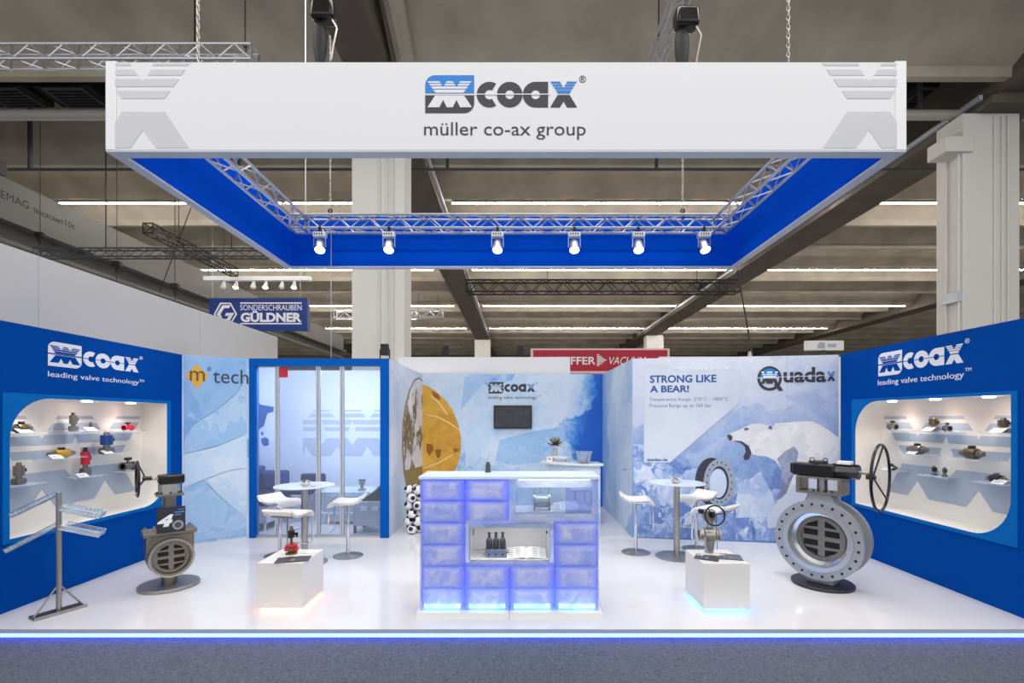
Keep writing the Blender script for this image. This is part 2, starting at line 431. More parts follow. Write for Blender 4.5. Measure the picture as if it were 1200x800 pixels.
# ------------------------------------------------------------------ overhead crane
cr = thing('overhead_crane', 'grey overhead crane girder with black lettering above the left wall', 'crane', (-14.4, 8, 6.6))
CRN = M('crane_grey', (112, 111, 109), .6, noise=(.5, .06))
B().box(0, .4, 0, 31, .65, 1.78).out('girder', CRN, cr, smooth=False)
B().box(-.2, .62, 0, 31, .55, .65).out('flange', CRN, cr, smooth=False)
B().box(.05, .25, 0, 31, .1, .55).out('rail_web', M('crane_dark', (84, 82, 80), .7), cr, smooth=False)
B().box(-.15, .45, 0, 31, 0, .1).out('rail', M('crane_rail', (110, 108, 105), .6), cr, smooth=False)
B().box(-.1, .5, 4.1, 5.2, 1.78, 2.15).out('motor_box', M('crane_dark'), cr, smooth=False, bevel=.03)
pl = Plane((.402, 0, 0), (0, 1, 0), (1, 0, 0))
for s_, r_, bo in (('DEMAG', (4.9, 1.40, 5.86, 1.18), 0), ('TRACKCRAFT', (5.98, 1.29, 6.93, 1.16), .02), ('10t', (6.98, 1.36, 7.3, 1.16), 0)):
    text('lettering', s_, pl, r_, BLACKM, cr, bold=bo)
for i, (u, v) in enumerate(((47, 277), (137, 311), (205, 337))):
    p = at(u, v, 13.5)
    t = thing('hoist', ['black chain hoist nearest above the white wall', 'middle black chain hoist above the white wall', 'farthest small hoist above the white wall'][i], 'hoist', p, group='hoists above the left wall')
    B().box(-.11, .11, -.08, .08, -.06, .12).out('motor', BLACKM, t, bevel=.04)
    B().cyl((0, 0, -.06), (0, 0, -.24), .06, .02).out('hook_block', BLACKM, t)
    B().cyl((0, 0, -.24), (0, 0, -1.1), .012, seg=6).out('chain', GREY_D, t)
    B().cyl((0, 0, .15), (0, 0, 11.4-p.z), .01, seg=6).out('cable', GREY_D, t)
# ------------------------------------------------------------------ far signs
GB = M('sign_blue', (14, 52, 132), .5)
sg = thing('hanging_sign', 'dark blue hanging sign with white hexagon emblem and lettering', 'sign', at(302.5, 387, 20))
pl0 = at(302.5, 387, 20)
B().box(-2.03, 2.03, 0, .25, 0, 1.34).out('board', GB, sg, smooth=False)
pls = Plane((0, 0, 0), (1, 0, 0), (0, -1, 0))
def sgpx(u, v): p = at(u, v, 20)-pl0; return (p.x, p.z)
hexo = [sgpx(*q) for q in ((258, 354.5), (270.5, 354.5), (278, 368), (270.5, 380), (258, 380), (250.5, 368))]
hexi = [sgpx(*q) for q in ((259, 356.2), (269.6, 356.2), (276, 368), (269.6, 378.3), (259, 378.3), (252.5, 368))]
decal('emblem_outline', pls, [hexo], DECALW, sg, .002, holes=[hexi])
gpoly = [sgpx(*q) for q in ((260.5, 357.5), (270, 357.5), (268.5, 361), (262.5, 361), (258.5, 368), (261, 373.5), (266, 373.5), (268, 370), (263.5, 370), (265, 366.5), (274.5, 366.5), (268.5, 377), (259, 377), (254, 368))]
decal('emblem', pls, [gpoly], DECALW, sg, .002)
def T2(s_, x0, y0, x1, y1, bold=0, m=DECALW, shear=0):
    a = sgpx(x0, y0); b_ = sgpx(x1, y1); text('lettering', s_, pls, (a[0], a[1], b_[0], b_[1]), m, sg, .002, bold=bold, shear=shear)
T2('SONDERSCHRAUBEN', 281.5, 357, 353.5, 363.5); T2('GÜLDNER', 282, 364, 353.5, 377.3, .045)
for y in (354.2, 378.3):
    a = sgpx(281.5, y); b_ = sgpx(353.5, y+1.6); decal('line', pls, [[(a[0], b_[1]), (b_[0], b_[1]), (b_[0], a[1]), (a[0], a[1])]], DECALW, sg, .002)
for x in (-1.95, 1.7): B().cyl((x, .1, 1.34), (x, .1, vault_z(20.1)-pl0.z), .012, seg=6).out('wire', ALU, sg)
lb = at(302, 329, 19.6)
t = thing('light_bar', 'white light bar with small lamps above the dark blue sign', 'light', lb)
B().box(-2.15, 2.15, -.1, .1, 0, .17).out('bar', WHITE, t, smooth=False)
lampm = M('warm_lamp_glow', (255, 240, 225), .4, emis=((255, 226, 205), 6))
for k, x in enumerate((-1.35, -.85, -.15, .35, 1.0, 1.5)):
    lh = B().cyl((x, 0, -.02), (x, -.08, -.30), .04, .11, seg=12, cap=False).out('lamp_head', WHITE, t)
    B().sphere((x, -.09, -.28), .085, 12).out('bulb', lampm if k in (1, 3, 5) else WHITE, lh)
for x in (-2, 1.9): B().cyl((x, 0, .17), (x, 0, vault_z(19.6)-lb.z), .012, seg=6).out('wire', GREY_D, t)
RED = M('sign_red', (178, 6, 44), .5)
p0 = at(703.5, 437, 16)
sg = thing('fascia_sign', 'red fascia sign with pale border and white lettering behind the back wall', 'sign', p0)
pl0 = p0
def sgpx(u, v): p = at(u, v, 16)-pl0; return (p.x, p.z)
B().box(-2.3, 2.3, .02, .3, 0, .82).out('border', M('pale_pink', (236, 200, 206), .5), sg, smooth=False)
B().box(-2.22, 2.22, 0, .02, .07, .76).out('panel', RED, sg, smooth=False)
for s_, r_, bo, sh in (('PFEIFFER', (644, 418, 698, 427), .02, 0), ('VACUUM', (714, 418, 757, 427), .0, .25)):
    T2(s_, *r_, bo, DECALW, sh)
for k in range(7):
    y = 415+k*2.05; w_ = 11-abs(k-3)*2.7; a = sgpx(699.5, y); b_ = sgpx(699.5+w_, y+1.3)
    decal('emblem_bar', pls, [[(a[0], b_[1]), (b_[0], b_[1]), (b_[0], a[1]), (a[0], a[1])]], DECALW, sg, .002)
for x in (-2, 2): B().box(x-.05, x+.05, .1, .2, -p0.z-.08, 0).out('post', GREY_D, sg, smooth=False)
p = at(967, 410, 22)
t = thing('fascia_sign', 'small white sign with grey smudge print above the bear wall', 'sign', p)
B().box(-.85, .85, 0, .2, 0, .43).out('board', WHITE, t, smooth=False)
B().box(-.06, .06, .05, .15, -p.z-.08, 0).out('post', GREY_D, t, smooth=False)
plx = Plane((0, 0, 0), (1, 0, 0), (0, -1, 0))
decal('print', plx, [[(-.35, .08), (-.02, .06), (0, .3), (-.2, .38), (-.34, .25)], [(.1, .12), (.5, .12), (.5, .28), (.1, .28)]], DECAL_NB, t, .002)

# ================================================================== BOOTH STRUCTURE
XL, XR, YF, YG, YB, HW = -4.74, 4.555, 4.13, 7.3, 9.85, 2.7
FLOORM = M('white_gloss_floor', (226, 226, 230), .10, spec=.6, noise=(.7, .03))
pf = B().box(XL-.4, XR+.4, YF, YB+.1, -.035, 0).out('floor_platform', FLOORM, smooth=False)
tag(pf, 'glossy white raised booth floor', 'platform', kind='structure')
B().box(XL-.4, XR+.4, YF-.008, YF, -.032, .001).out('edge_profile', ALU_MATT, pf, smooth=False)
B().box(XL-.4, XR+.4, YF+.03, YB, -.085, -.035).out('substructure', WHITE, pf, smooth=False)
LEDB = M('blue_led_strip', (200, 225, 255), .4, emis=((60, 84, 255), 6.5))
B().box(XL-.4, XR+.4, YF+.015, YF+.03, -.075, -.04).out('led_strip', LEDB, pf, smooth=False)

# ---- grey motif of stripes and peaks shown in niches, banner and glass room
def motif(A, D, lo, end, end_sign):
    """runs along the wall coordinate s at height z. A: notch centres, D: diamond centres, lo: plain end, end: slanted end"""
    def inter(z, cuts):
        e = end(z); a, b_ = (lo, e) if end_sign > 0 else (e, lo)
        runs = []; cur = a
        for c, hw in sorted(cuts):
            if hw <= 0: continue
            if c-hw > cur: runs.append((cur, min(c-hw, b_)))
            else: runs.append((cur, cur))
            cur = max(cur, c+hw)
        runs.append((cur, max(cur, b_)))
        return runs
    def w(z): return inter(z, [(c, .18*(z-1.58)/.245) for c in A]+[(c, .1*(1.6-z)/.23) for c in D])
    def m(z): return inter(z, [(c, .15*(1.037-z)/.2) for c in A]+[(c, .13*(z-1.08)/.146) for c in D])
    return strips(w, ((1.79, 1.828), (1.667, 1.747), (1.515, 1.613), (1.372, 1.458)), (1.58, 1.6)) + strips(m, ((.835, 1.226),), (1.037, 1.08))

def rrect(x0, x1, z0, z1, r, which):
    """rectangle with some rounded corners; which in 'bl br tr tl'"""
    p = []
    for k, (cx, cz, a) in {'bl': (x0+r, z0+r, 180), 'br': (x1-r, z0+r, 270), 'tr': (x1-r, z1-r, 0), 'tl': (x0+r, z1-r, 90)}.items():
        if k in which: p += arc(cx, cz, r, a, a+90, 10)
        else: p.append({'bl': (x0, z0), 'br': (x1, z0), 'tr': (x1, z1), 'tl': (x0, z1)}[k])
    return p
NICHE = M('niche_white', (232, 228, 222), .6)
def blue_wall(name, label, X, sgn, y0, y1, sy0, sy1, oy0, oy1, sz0, sz1, oz0, oz1):
    """sgn +1: the face looks to +x. plane u runs to the viewer's right"""
    pl = Plane((X, 0, 0), (0, sgn, 0), (sgn, 0, 0)); q = lambda a: a*sgn
    U = lambda a, b_: (min(q(a), q(b_)), max(q(a), q(b_)))
    u0, u1 = U(y0, y1); o0, o1 = U(oy0, oy1); s0, s1 = U(sy0, sy1)
    hole = rrect(o0, o1, oz0, oz1, .4, 'tl br')
    root = B().prism([(u0, .001), (u1, .001), (u1, HW), (u0, HW)], -.05, pl.mtx(0), [rrect(o0-.01, o1+.01, oz0-.01, oz1+.01, .4, 'tl br')]).out(name, BLUE, smooth=False)
    tag(root, label, 'wall', kind='structure')
    B().prism([(s0, sz0), (s1, sz0), (s1, sz1), (s0, sz1)], .012, pl.mtx(0), [hole]).out('surround', BLUE_L, root, smooth=False)
    dp = .35
    # niche lining: tray following the rounded opening
    b = B(); outer = hole; vs = [[b.bm.verts.new(pl.mtx(off) @ Vector((p[0], p[1], 0))) for p in outer] for off in (0, -dp)]
    n = len(outer)
    for i in range(n): j = (i+1) % n; b.face([vs[0][i], vs[0][j], vs[1][j], vs[1][i]])
    b.face(vs[1]); b.out('niche_lining', NICHE, root, smooth=False)
    B().prism([(u0, 0), (u1, 0), (u1, HW), (u0, HW)], -.02, pl.mtx(-dp-.01)).out('rear_panel', WHITE_WALL, root, smooth=False)
    B().box(min(X-sgn*.052, X-sgn*.38), max(X-sgn*.052, X-sgn*.38), y0, y0+.02, 0, HW).out('end_panel', BLUE, root, smooth=False)
    B().box(min(X-sgn*.052, X-sgn*.358), max(X-sgn*.052, X-sgn*.358), y0+.02, y1, HW-.02, HW).out('top_cap', BLUE, root, smooth=False)
    B().box(min(X-sgn*.052, X-sgn*.358), max(X-sgn*.052, X-sgn*.358), y0+.02, y1, .001, .02).out('bottom_plate', BLUE, root, smooth=False)
    # picture on the niche back
    A = [5.174, 5.97] if sgn > 0 else [5.135, 5.92]; D = [(A[0]+A[1])/2, A[0]-.4]
    end = (lambda z: 6.57-(1.828-z)*.75 if z > 1.3 else 6.2+(1.226-z)*.65) if sgn > 0 else (lambda z: 6.5-(1.828-z)*.75 if z > 1.3 else 6.15+(1.226-z)*.65)
    qs = motif(A, D, oy0+.02, lambda z: min(end(z), oy1-.02), 1)
    plb = Plane((X-sgn*(dp-.001), 0, 0), (0, 1, 0), (sgn, 0, 0))
    decal('backdrop_print', plb, qs, DECAL_NB, root)
    # shelves of clear acrylic and downlights
    for k in range(3):
        yy = oy0+.36+k*.62
        B().lathe([(.05, 0), (.05, -.012), (.035, -.012), (.03, 0)], 16, Matrix.Translation((X-sgn*.14, yy, oz1-.003))).out('downlight', lampm, root)
        spot('niche_downlight', (X-sgn*.12, yy, oz1-.03), (X-sgn*.2, yy, oz0), 5, 120, .03, .8, (1, .9, .8))
    return root, pl
wl, PL = blue_wall('wall_left', 'blue left booth wall with white logo and lit display niche', XL, 1, 3.9, 6.84, 4.447, 6.6, 4.507, 6.545, .63, 2.04, .67, 2.0)
wr, PR = blue_wall('wall_right', 'blue right booth wall with white logo and lit display niche', XR, -1, 3.9, 6.81, 4.394, 6.57, 4.45, 6.51, .62, 2.055, .66, 2.02)

# ---- company logo: emblem, four letters, sub-line. units are those of the artwork (565 wide), y down
def ring(cx, cy, R, r, a0=0, a1=360):
    return arc(cx, cy, R, a0, a1, 36)+arc(cx, cy, r, a1, a0, 30)
def logo(plane, u0, v0, sx, sy, parent, c_top, c_bot, c_wm, c_x, off=.001, back=None):
    f = lambda p: (u0+(p[0]-295)*sx, v0+(398-p[1])*sy)
    def D(name, polys, mat, k=0, holes=()): decal(name, plane, [[f(p) for p in q] for q in polys], mat, parent, off+k, holes=[[f(p) for p in q] for q in holes])
    top = [(295, 328), (467, 328), (467, 265)]+[(p[0], p[1]) for p in arc(330, 300, 35, -90, -180, 8)]
    bot = [(295, 335), (467, 335)]+arc(432, 363, 35, 0, 90, 8)+[(295, 398)]
    D('emblem_top', [top], c_top); D('emblem_bottom', [bot], c_bot)
    # W of stripes above, M below (runs at height y)
    def W(y):
        e0, e1 = 303+(y-287)*.7, 458-(y-287)*.7
        n_ = max(0, (307-y)/20)
        r = []; cur = e0
        for c in (358, 405):
            hw = 13*n_
            if hw > 0: r.append((cur, c-hw)); cur = c+hw
        r.append((cur, e1)); return r
    D('emblem_letter', strips(W, ((287, 293), (296, 302), (305, 313), (316, 327)), (307,)), c_wm, .002)
    def Mm(y):
        e0, e1 = 330-(y-337)*.66, 432+(y-337)*.66
        n_ = max(0, (y-352)/26); r = []; cur = e0
        for c in (358, 405):
            hw = 13*n_
            if hw > 0: r.append((cur, c-hw)); cur = c+hw
        r.append((cur, e1)); return r
    D('emblem_letter', strips(Mm, ((337, 378),), (352,)), c_wm, .002)
    # letters
    a = math.degrees(math.acos(23/45))
    D('letter', [[(p[0], p[1]) for p in arc(521, 333, 45, a, 360-a, 30)]+arc(521, 333, 17, 360-a, a, 20)], c_bot)
    D('letter', [arc(592, 333, 45, 0, 350, 36)], c_bot, 0, [arc(592, 333, 16, 0, 345, 24)])
    D('letter', [[(727, 288), (727, 378), (703, 378), (683, 378)]+arc(683, 333, 45, 90, 270, 24)[1:]], c_bot, 0, [arc(683, 333, 16, 0, 345, 24)])
    def Xt(y):
        e0, e1 = 735+(y-287)*.62, 828-(y-287)*.62; hw = 13*max(0, (308-y)/21)
        return [(e0, 781-hw), (781+hw, e1)] if hw > 0 else [(e0, e1)]
    D('letter', strips(Xt, ((287, 294), (297, 304), (307, 314), (317, 329)), (308,)), c_x)
    def Xb(y):
        e0, e1 = 760-(y-335)*.6, 803+(y-335)*.6; hw = 13*max(0, (y-357)/21)
        return [(e0, 781-hw), (781+hw, e1)] if hw > 0 else [(e0, e1)]
    D('letter', strips(Xb, ((334, 378),), (357,)), c_bot)
    if back: D('split_line', [[(470, 330.5), (734, 330.5), (734, 334), (470, 334)]], back, .0025)
    text('registered_mark', '®', plane, (*f((836, 266)), *f((860, 291))), c_bot, parent, off)
def px_logo(plane, x0, ytop0, x1, ybot0, parent, *cols, **kw):
    """place the artwork so its left top / left bottom / right edge meet the given picture points"""
    a = plane.hit(x0, ytop0); b_ = plane.hit(x0, ybot0); c = plane.hit(x1, (ytop0+ybot0)/2)
    logo(plane, a[0], b_[1], (c[0]-a[0])/(828-295), (a[1]-b_[1])/133, parent, *cols, **kw)
px_logo(PL, 56, 399, 162, 428, wl, DECALW, DECALW, BLUE, DECALW, back=BLUE)
text('lettering', 'leading valve technology', PL, (56, 434.5, 162.5, 452), DECALW, wl, .001, px=True)
text('trade_mark', 'TM', PL, (163, 444.2, 168.5, 448), DECALW, wl, .001, px=True)
px_logo(PR, 1029.5, 414.5, 1129, 441, wr, DECALW, DECALW, BLUE, DECALW, back=BLUE)
text('lettering', 'leading valve technology', PR, (1029, 445.3, 1130, 444.6), DECALW, wr, .001, px=True).name = 'lettering'
text('trade_mark', 'TM', PR, (1131, 431, 1138.5, 434.5), DECALW, wr, .001, px=True)

# ---- printed walls
ICE = printed('ice_print', [(.1, (88, 146, 214)), (.36, (146, 188, 233)), (.55, (186, 212, 240)), (.75, (216, 229, 244)), (.95, (232, 238, 246))], 1.0, 3.1)
ICE_B = printed('ice_print_back', [(.05, (10, 96, 200)), (.2, (60, 140, 222)), (.42, (178, 208, 238)), (.6, (205, 222, 241)), (.9, (230, 236, 245))], .9, 8.2)
SNOW = printed('bear_picture_sky', [(.05, (84, 118, 182)), (.3, (120, 150, 204)), (.5, (160, 180, 216)), (.7, (190, 202, 226)), (.95, (212, 218, 232))], 1.1, 5.5, axis=((0, 0, 1), 1.55, .3), contrast=.9)
def wall_between(name, label, a, b_, mat, th=.06, z1=HW):
    """upright panel from a to b (viewer's left to right); the front faces the viewer"""
    a, b_ = Vector((*a, 0)), Vector((*b_, 0)); u = (b_-a).normalized(); n = Vector((u.y, -u.x, 0))
    pl = Plane(a, u, n); L = (b_-a).length
    o = B().prism([(0, 0), (L, 0), (L, z1), (0, z1)], -th, pl.mtx(0)).out(name, mat, smooth=False)
    tag(o, label, 'wall', kind='structure'); return o, pl, L
# curved ice panel at left
pts = [(-4.74, 6.84), (-4.6, 6.94), (-4.4, 7.072), (-4.2, 7.195), (-4.03, 7.3)]
b = B(); b.rings([[Vector((x, y, 0)), Vector((x, y, HW)), Vector((x-.02, y+.06, HW)), Vector((x-.02, y+.06, 0))] for x, y in pts])
wm = b.out('wall_corner', ICE); tag(wm, 'ice blue printed corner wall with gold diamond logo', 'wall', kind='structure')
PM = Plane((-4.74, 6.835, 0), (.71, .46, 0), (.46, -.71, 0)); PM.o += PM.n*.004
PM2 = PM
ICE1 = printed('ice_facet_deep', [(.1, (92, 150, 216)), (.5, (136, 182, 230)), (.9, (176, 206, 238))], 2.2, 7.7, contrast=.8)
ICE2 = printed('ice_facet_pale', [(.1, (168, 202, 238)), (.5, (194, 218, 242)), (.9, (222, 233, 246))], 2.4, 2.9, contrast=.8)
ICE3 = printed('ice_facet_mid', [(.1, (126, 174, 226)), (.5, (158, 196, 235)), (.9, (196, 218, 242))], 2.6, 5.9, contrast=.8)
zm = lambda L_: [(210+x/3.478, 410+y/3.478) for x, y in L_]
for nm_, q_, m_ in (('ice_facet_print', [(18, 22), (270, 42), (272, 110), (235, 175), (150, 245), (60, 300), (26, 350), (18, 420)], ICE1), ('ice_facet_print', [(30, 345), (62, 302), (152, 247), (237, 177), (274, 112), (276, 340), (150, 392), (60, 412), (18, 424)], ICE3),
    ('ice_facet_print', [(18, 430), (60, 416), (150, 396), (276, 345), (277, 480), (200, 490), (110, 525), (18, 560)], ICE2), ('ice_facet_print', [(105, 530), (200, 493), (277, 484), (276, 680), (230, 650), (160, 590)], ICE2), ('ice_facet_print', [(18, 565), (102, 532), (158, 594), (228, 654), (274, 684), (274, 758), (170, 765), (60, 780), (18, 798)], ICE3)):
    decal(nm_, PM2, [zm(q_)], m_, wm, -.003, .001, px=True)
GOLD = M('gold_print', (226, 172, 52), .5)
ddm = decal('diamond', PM2, [PM2.hits([(217, 440), (230, 426.5), (244.5, 440.5), (231, 455)])], GOLD, wm, 0)
text('lettering', 'm', PM2, (222.5, 434, 240, 446.5), M('brown_print', (100, 72, 40), .5), ddm, .003, px=True)
text('registered_mark', '®', PM2, (242.5, 429.5, 248, 435), NAVY, wm, 0, px=True)
text('lettering', 'tech', PM2, (249.5, 431.5, 291, 450), DECAL_DK, wm, 0, px=True)
# bear wall
wb, PBR, LB = wall_between('wall_bear', 'printed right back wall with roaring polar bear picture', (1.74, 7.3), (4.555, 6.85), SNOW)
for x in (741.5, 922.5):
    u = PBR.hit(x, 500)[0]; decal('panel_joint', PBR, [[(u-.002, 0), (u+.002, 0), (u+.002, HW), (u-.002, HW)]], DECAL_NB, wb, .0005, .001)
BW = printed('bear_fur_print', [(.1, (168, 176, 196)), (.35, (205, 208, 216)), (.6, (226, 227, 231)), (.9, (238, 238, 240))], 2.2, 1.7, contrast=.7)
BG = printed('bear_shade_print', [(.1, (96, 108, 146)), (.5, (140, 150, 182)), (.9, (184, 192, 212))], 3, 4.4)
ICEB = printed('broken_ice_print', [(.12, (64, 98, 168)), (.38, (112, 144, 204)), (.58, (166, 188, 226)), (.85, (226, 234, 246))], 4.5, 6.1)
z5 = lambda L_: [(830+x/3.333, 410+y/3.333) for x, y in L_]
def wd(name, pts, mat, off, th=.001): return decal(name, PBR, [pts], mat, wb, off, th, px=True)
wd('sea_print', [(743, 520), (770, 522), (800, 545), (840, 556), (880, 562), (918, 575), (985, 580), (985, 636), (742, 629)], ICEB, .0003)
wd('rough_ice_print', z5([(108, 600), (120, 520), (170, 500), (205, 470), (215, 500), (250, 560), (260, 610), (240, 650), (108, 655)]), printed('pale_ice_print', [(.2, (150, 176, 220)), (.6, (205, 218, 238)), (.9, (234, 240, 248))], 3, 2.2), .0016)
bear = wd('bear_print', z5([(75, 335), (92, 322), (120, 312), (148, 298), (170, 288), (205, 287), (232, 294), (242, 290), (254, 298), (262, 286), (300, 284), (350, 279), (405, 278), (440, 294), (480, 320), (516, 348), (516, 600), (330, 590), (262, 590), (280, 540), (286, 470), (262, 432), (226, 415), (190, 412), (168, 405), (160, 378), (135, 360), (108, 356), (86, 356)]), BW, .0028)
def bd(name, pts, mat, off): return decal(name, PBR, [z5(pts)], mat, bear, off, .001, px=True)
bd('leg_shade_print', [(268, 425), (300, 395), (335, 375), (352, 400), (340, 470), (300, 570), (262, 590), (280, 540), (286, 470)], BG, .0042)
bd('mouth_print', [(90, 352), (130, 356), (158, 374), (168, 400), (160, 425), (142, 431), (136, 416), (146, 398), (142, 376), (126, 362)], M('bear_dark_print', (58, 62, 78), .5), .0042)
bd('nose_print', [(73, 333), (84, 329), (95, 338), (92, 352), (82, 354)], M('bear_dark_print'), .0042)
bd('eye_print', [(138, 306), (152, 302), (160, 309), (150, 315), (140, 313)], M('bear_eye_print', (96, 104, 128), .5), .0042)
bd('ear_print', [(232, 306), (240, 293), (250, 299), (248, 312)], M('bear_eye_print'), .0042)
# printed valve
pv = wd('valve_print', [(p[0], p[1]) for p in arc(833.5, 564, 19, 0, 350, 30, 28)], M('valve_dark_print', (50, 54, 66), .5), .003)
def vd(name, c, mat, off, holes=()): return decal(name, PBR, [c], mat, pv, off, .001, holes, px=True)
vd('flange_print', arc(843, 565, 18.5, 0, 350, 36, 27.5), M('valve_grey_print', (152, 164, 186), .5), .0042)
vd('bore_print', arc(843, 565.5, 11, 0, 350, 30, 19.5), M('valve_dark_print'), .0054)
vd('disc_print', arc(841.5, 566, 10, 0, 350, 30, 17), M('valve_pale_print', (196, 212, 236), .5), .0066)
decal('bolt_hole_print', PBR, [arc(843+14.8*math.cos(k*PI/9), 565+23.5*math.sin(k*PI/9), .9, 0, 300, 6, 1.2) for k in range(18)], M('valve_dark_print'), pv, .0054, .001, px=True)
# pale angular fields
pale = printed('pale_field_print', [(.1, (188, 199, 220)), (.9, (212, 219, 231))], 1, 1)
z4 = lambda L_: [(730+x/5.714, 410+y/5.714) for x, y in L_]
pf2 = decal('text_field', PBR, [z4([(140, 105), (325, 105), (325, 137), (783, 137), (783, 350), (315, 752), (140, 752)])], pale, wb, .008, .001, px=True)
def tx(s_, x0, y0, x1, y1, m, bold=0, off=.0092): text('lettering', s_, PBR, (730+x0/5.714, 410+y0/5.714, 730+x1/5.714, 410+y1/5.714), m, pf2, off, .001, bold, px=True)
tx('MADE FOR THE EXTREME', 342, 110, 720, 133, DECALW, .01, .004)
tx('STRONG LIKE', 180, 170, 625, 216, NAVY, .03); tx('A BEAR!', 180, 238, 442, 283, NAVY, .03)
tx('Temperature Range -270°C - +800°C', 178, 318, 706, 346, M('slate_print', (96, 116, 150), .5)); tx('Pressure Range up to 160 bar', 178, 360, 592, 390, M('slate_print'))
tx('quadax.de', 160, 722, 298, 750, NAVY, .03)
wd('angular_field', z5([(230, 695), (230, 630), (385, 480), (470, 480), (470, 545), (330, 690)]), pale, .008)
# Quadax lettering
q0 = z5([(0, 0)])
def qx(L_): return [(830+x/3.333, 410+y/3.333) for x, y in L_]
lg = decal('logo_ring', PBR, [qx(arc(239, 111, 48, 0, 350, 36))], DECAL_DK, wb, .0045, .001, [qx(arc(239, 111, 37, 0, 348, 30))], px=True)
def ld(name, polys, mat, off=.0045): return decal(name, PBR, [qx(p) for p in polys], mat, lg, off, .001, px=True)
ld('ring_tail', [[(255, 135), (272, 128), (292, 158), (276, 160)]], DECAL_DK, .0058)
ld('emblem_top', [arc(239, 108, 36, 180, 360, 18)], DECAL_BL, .0058)
ld('emblem_letter', strips(lambda y: [(206+(y-84)*.4, 223-7*max(0, (100-y)/16)), (223+7*max(0, (100-y)/16), 255-7*max(0, (100-y)/16)), (255+7*max(0, (100-y)/16), 272-(y-84)*.4)] if y < 100 else [(206+(y-84)*.4, 272-(y-84)*.4)], ((84, 90), (93, 98), (101, 108)), (100,)), DECALW, .007)
ld('emblem_letter', strips(lambda y: [(214-(y-112)*.5, 264+(y-112)*.5)] if y < 120 else [(214-(y-112)*.5, 223-5*(y-120)/14), (223+5*(y-120)/14, 255-5*(y-120)/14), (255+5*(y-120)/14, 264+(y-112)*.5)], ((112, 132),), (120,)), DECAL_DK, .007)
text('lettering', 'uada', PBR, (830+293/3.333, 410+68/3.333, 830+460/3.333, 410+126/3.333), DECAL_DK, lg, .0045, .001, .03, px=True)
ld('letter', strips(lambda y: [(463+(y-84)*.55, 479-6*max(0, (94-y)/10)), (479+6*max(0, (94-y)/10), 496-(y-84)*.55)] if y < 94 else [(463+(y-84)*.55, 496-(y-84)*.55)], ((84, 88), (90, 94), (96, 101)), (94,)), DECAL_BL)
ld('letter', strips(lambda y: [(474-(y-103)*.6, 485+(y-103)*.6)] if y < 110 else [(474-(y-103)*.6, 479.5-5*(y-110)/11), (479.5+5*(y-110)/11, 485+(y-103)*.6)], ((103, 121),), (110,)), DECAL_DK)
ld('split_line', [[(192, 108), (462, 98), (462, 100), (192, 110.5)]], DECALW, .0095)
# room walls behind
w1, PWB, _ = wall_between('wall_back_room', 'ice blue printed back wall with small logo and screen', (-1.93, YB), (1.74, YB), ICE_B)
nt = ICE_B.node_tree      # base colour turns deep blue towards the right end
def add_gradient(m, vec, off, gain, lim):
    nt = m.node_tree; cr_ = [k for k in nt.nodes if k.bl_idname == 'ShaderNodeValToRGB'][0]; src = cr_.inputs[0].links[0].from_socket
    tc = [k for k in nt.nodes if k.bl_idname == 'ShaderNodeTexCoord'][0]
    vm = nt.nodes.new('ShaderNodeVectorMath'); vm.operation = 'DOT_PRODUCT'; vm.inputs[1].default_value = vec; nt.links.new(tc.outputs['Object'], vm.inputs[0])
    mr = nt.nodes.new('ShaderNodeMapRange'); mr.inputs[1].default_value = off; mr.inputs[2].default_value = lim; mr.inputs[3].default_value = 0; mr.inputs[4].default_value = gain
    nt.links.new(vm.outputs['Value'], mr.inputs[0]); ad = nt.nodes.new('ShaderNodeMath'); ad.operation = 'ADD'
    nt.links.new(src, ad.inputs[0]); nt.links.new(mr.outputs[0], ad.inputs[1]); nt.links.new(ad.outputs[0], cr_.inputs[0])
add_gradient(ICE_B, (1, 0, -.12), .75, -.55, 1.45)
for q_, m_ in (([(545, 441), (572, 441), (556, 462), (540, 480), (541, 470)], ICE3), ([(606, 441), (650, 441), (632, 460), (600, 476), (590, 460)], ICE2), ([(545, 500), (575, 470), (580, 505), (560, 540), (546, 548)], ICE2), ([(586, 515), (625, 505), (660, 500), (650, 540), (600, 545), (580, 540)], ICE3)):
    decal('ice_facet_print', PWB, [q_], m_, w1, .0004, .0005, px=True)
ICE_S = printed('ice_print_side', [(.05, (96, 156, 224)), (.4, (166, 202, 238)), (.6, (204, 222, 242)), (.9, (228, 236, 246))], 1, 1.4)
w2, PWR, _ = wall_between('wall_room_right', 'ice blue printed side wall with a door beside the bear wall', (1.74, YB), (1.74, YG), ICE_S)
dq = Plane((1.74, 0, 0), (0, -1, 0), (-1, 0, 0))
for yy in (7.55, 8.6): decal('door_joint', dq, [[(-yy-.003, .02), (-yy+.003, .02), (-yy+.003, 2.2), (-yy-.003, 2.2)]], DECAL_NB, w2, .0005, .001)
hd = B(); hd.box(1.69, 1.70, 7.62, 7.74, .98, 1.0); hd.box(1.70, 1.74, 7.62, 7.64, .98, 1.0); hd.out('door_handle', CHROME, w2, smooth=False)
w3, PWL, _ = wall_between('wall_room_left', 'pale printed side wall carrying the left half of the globe', (-1.93, YG), (-1.93, YB), printed('pale_globe_wall', [(.1, (188, 206, 234)), (.6, (218, 226, 240)), (.95, (232, 236, 244))], 1, 2.6))
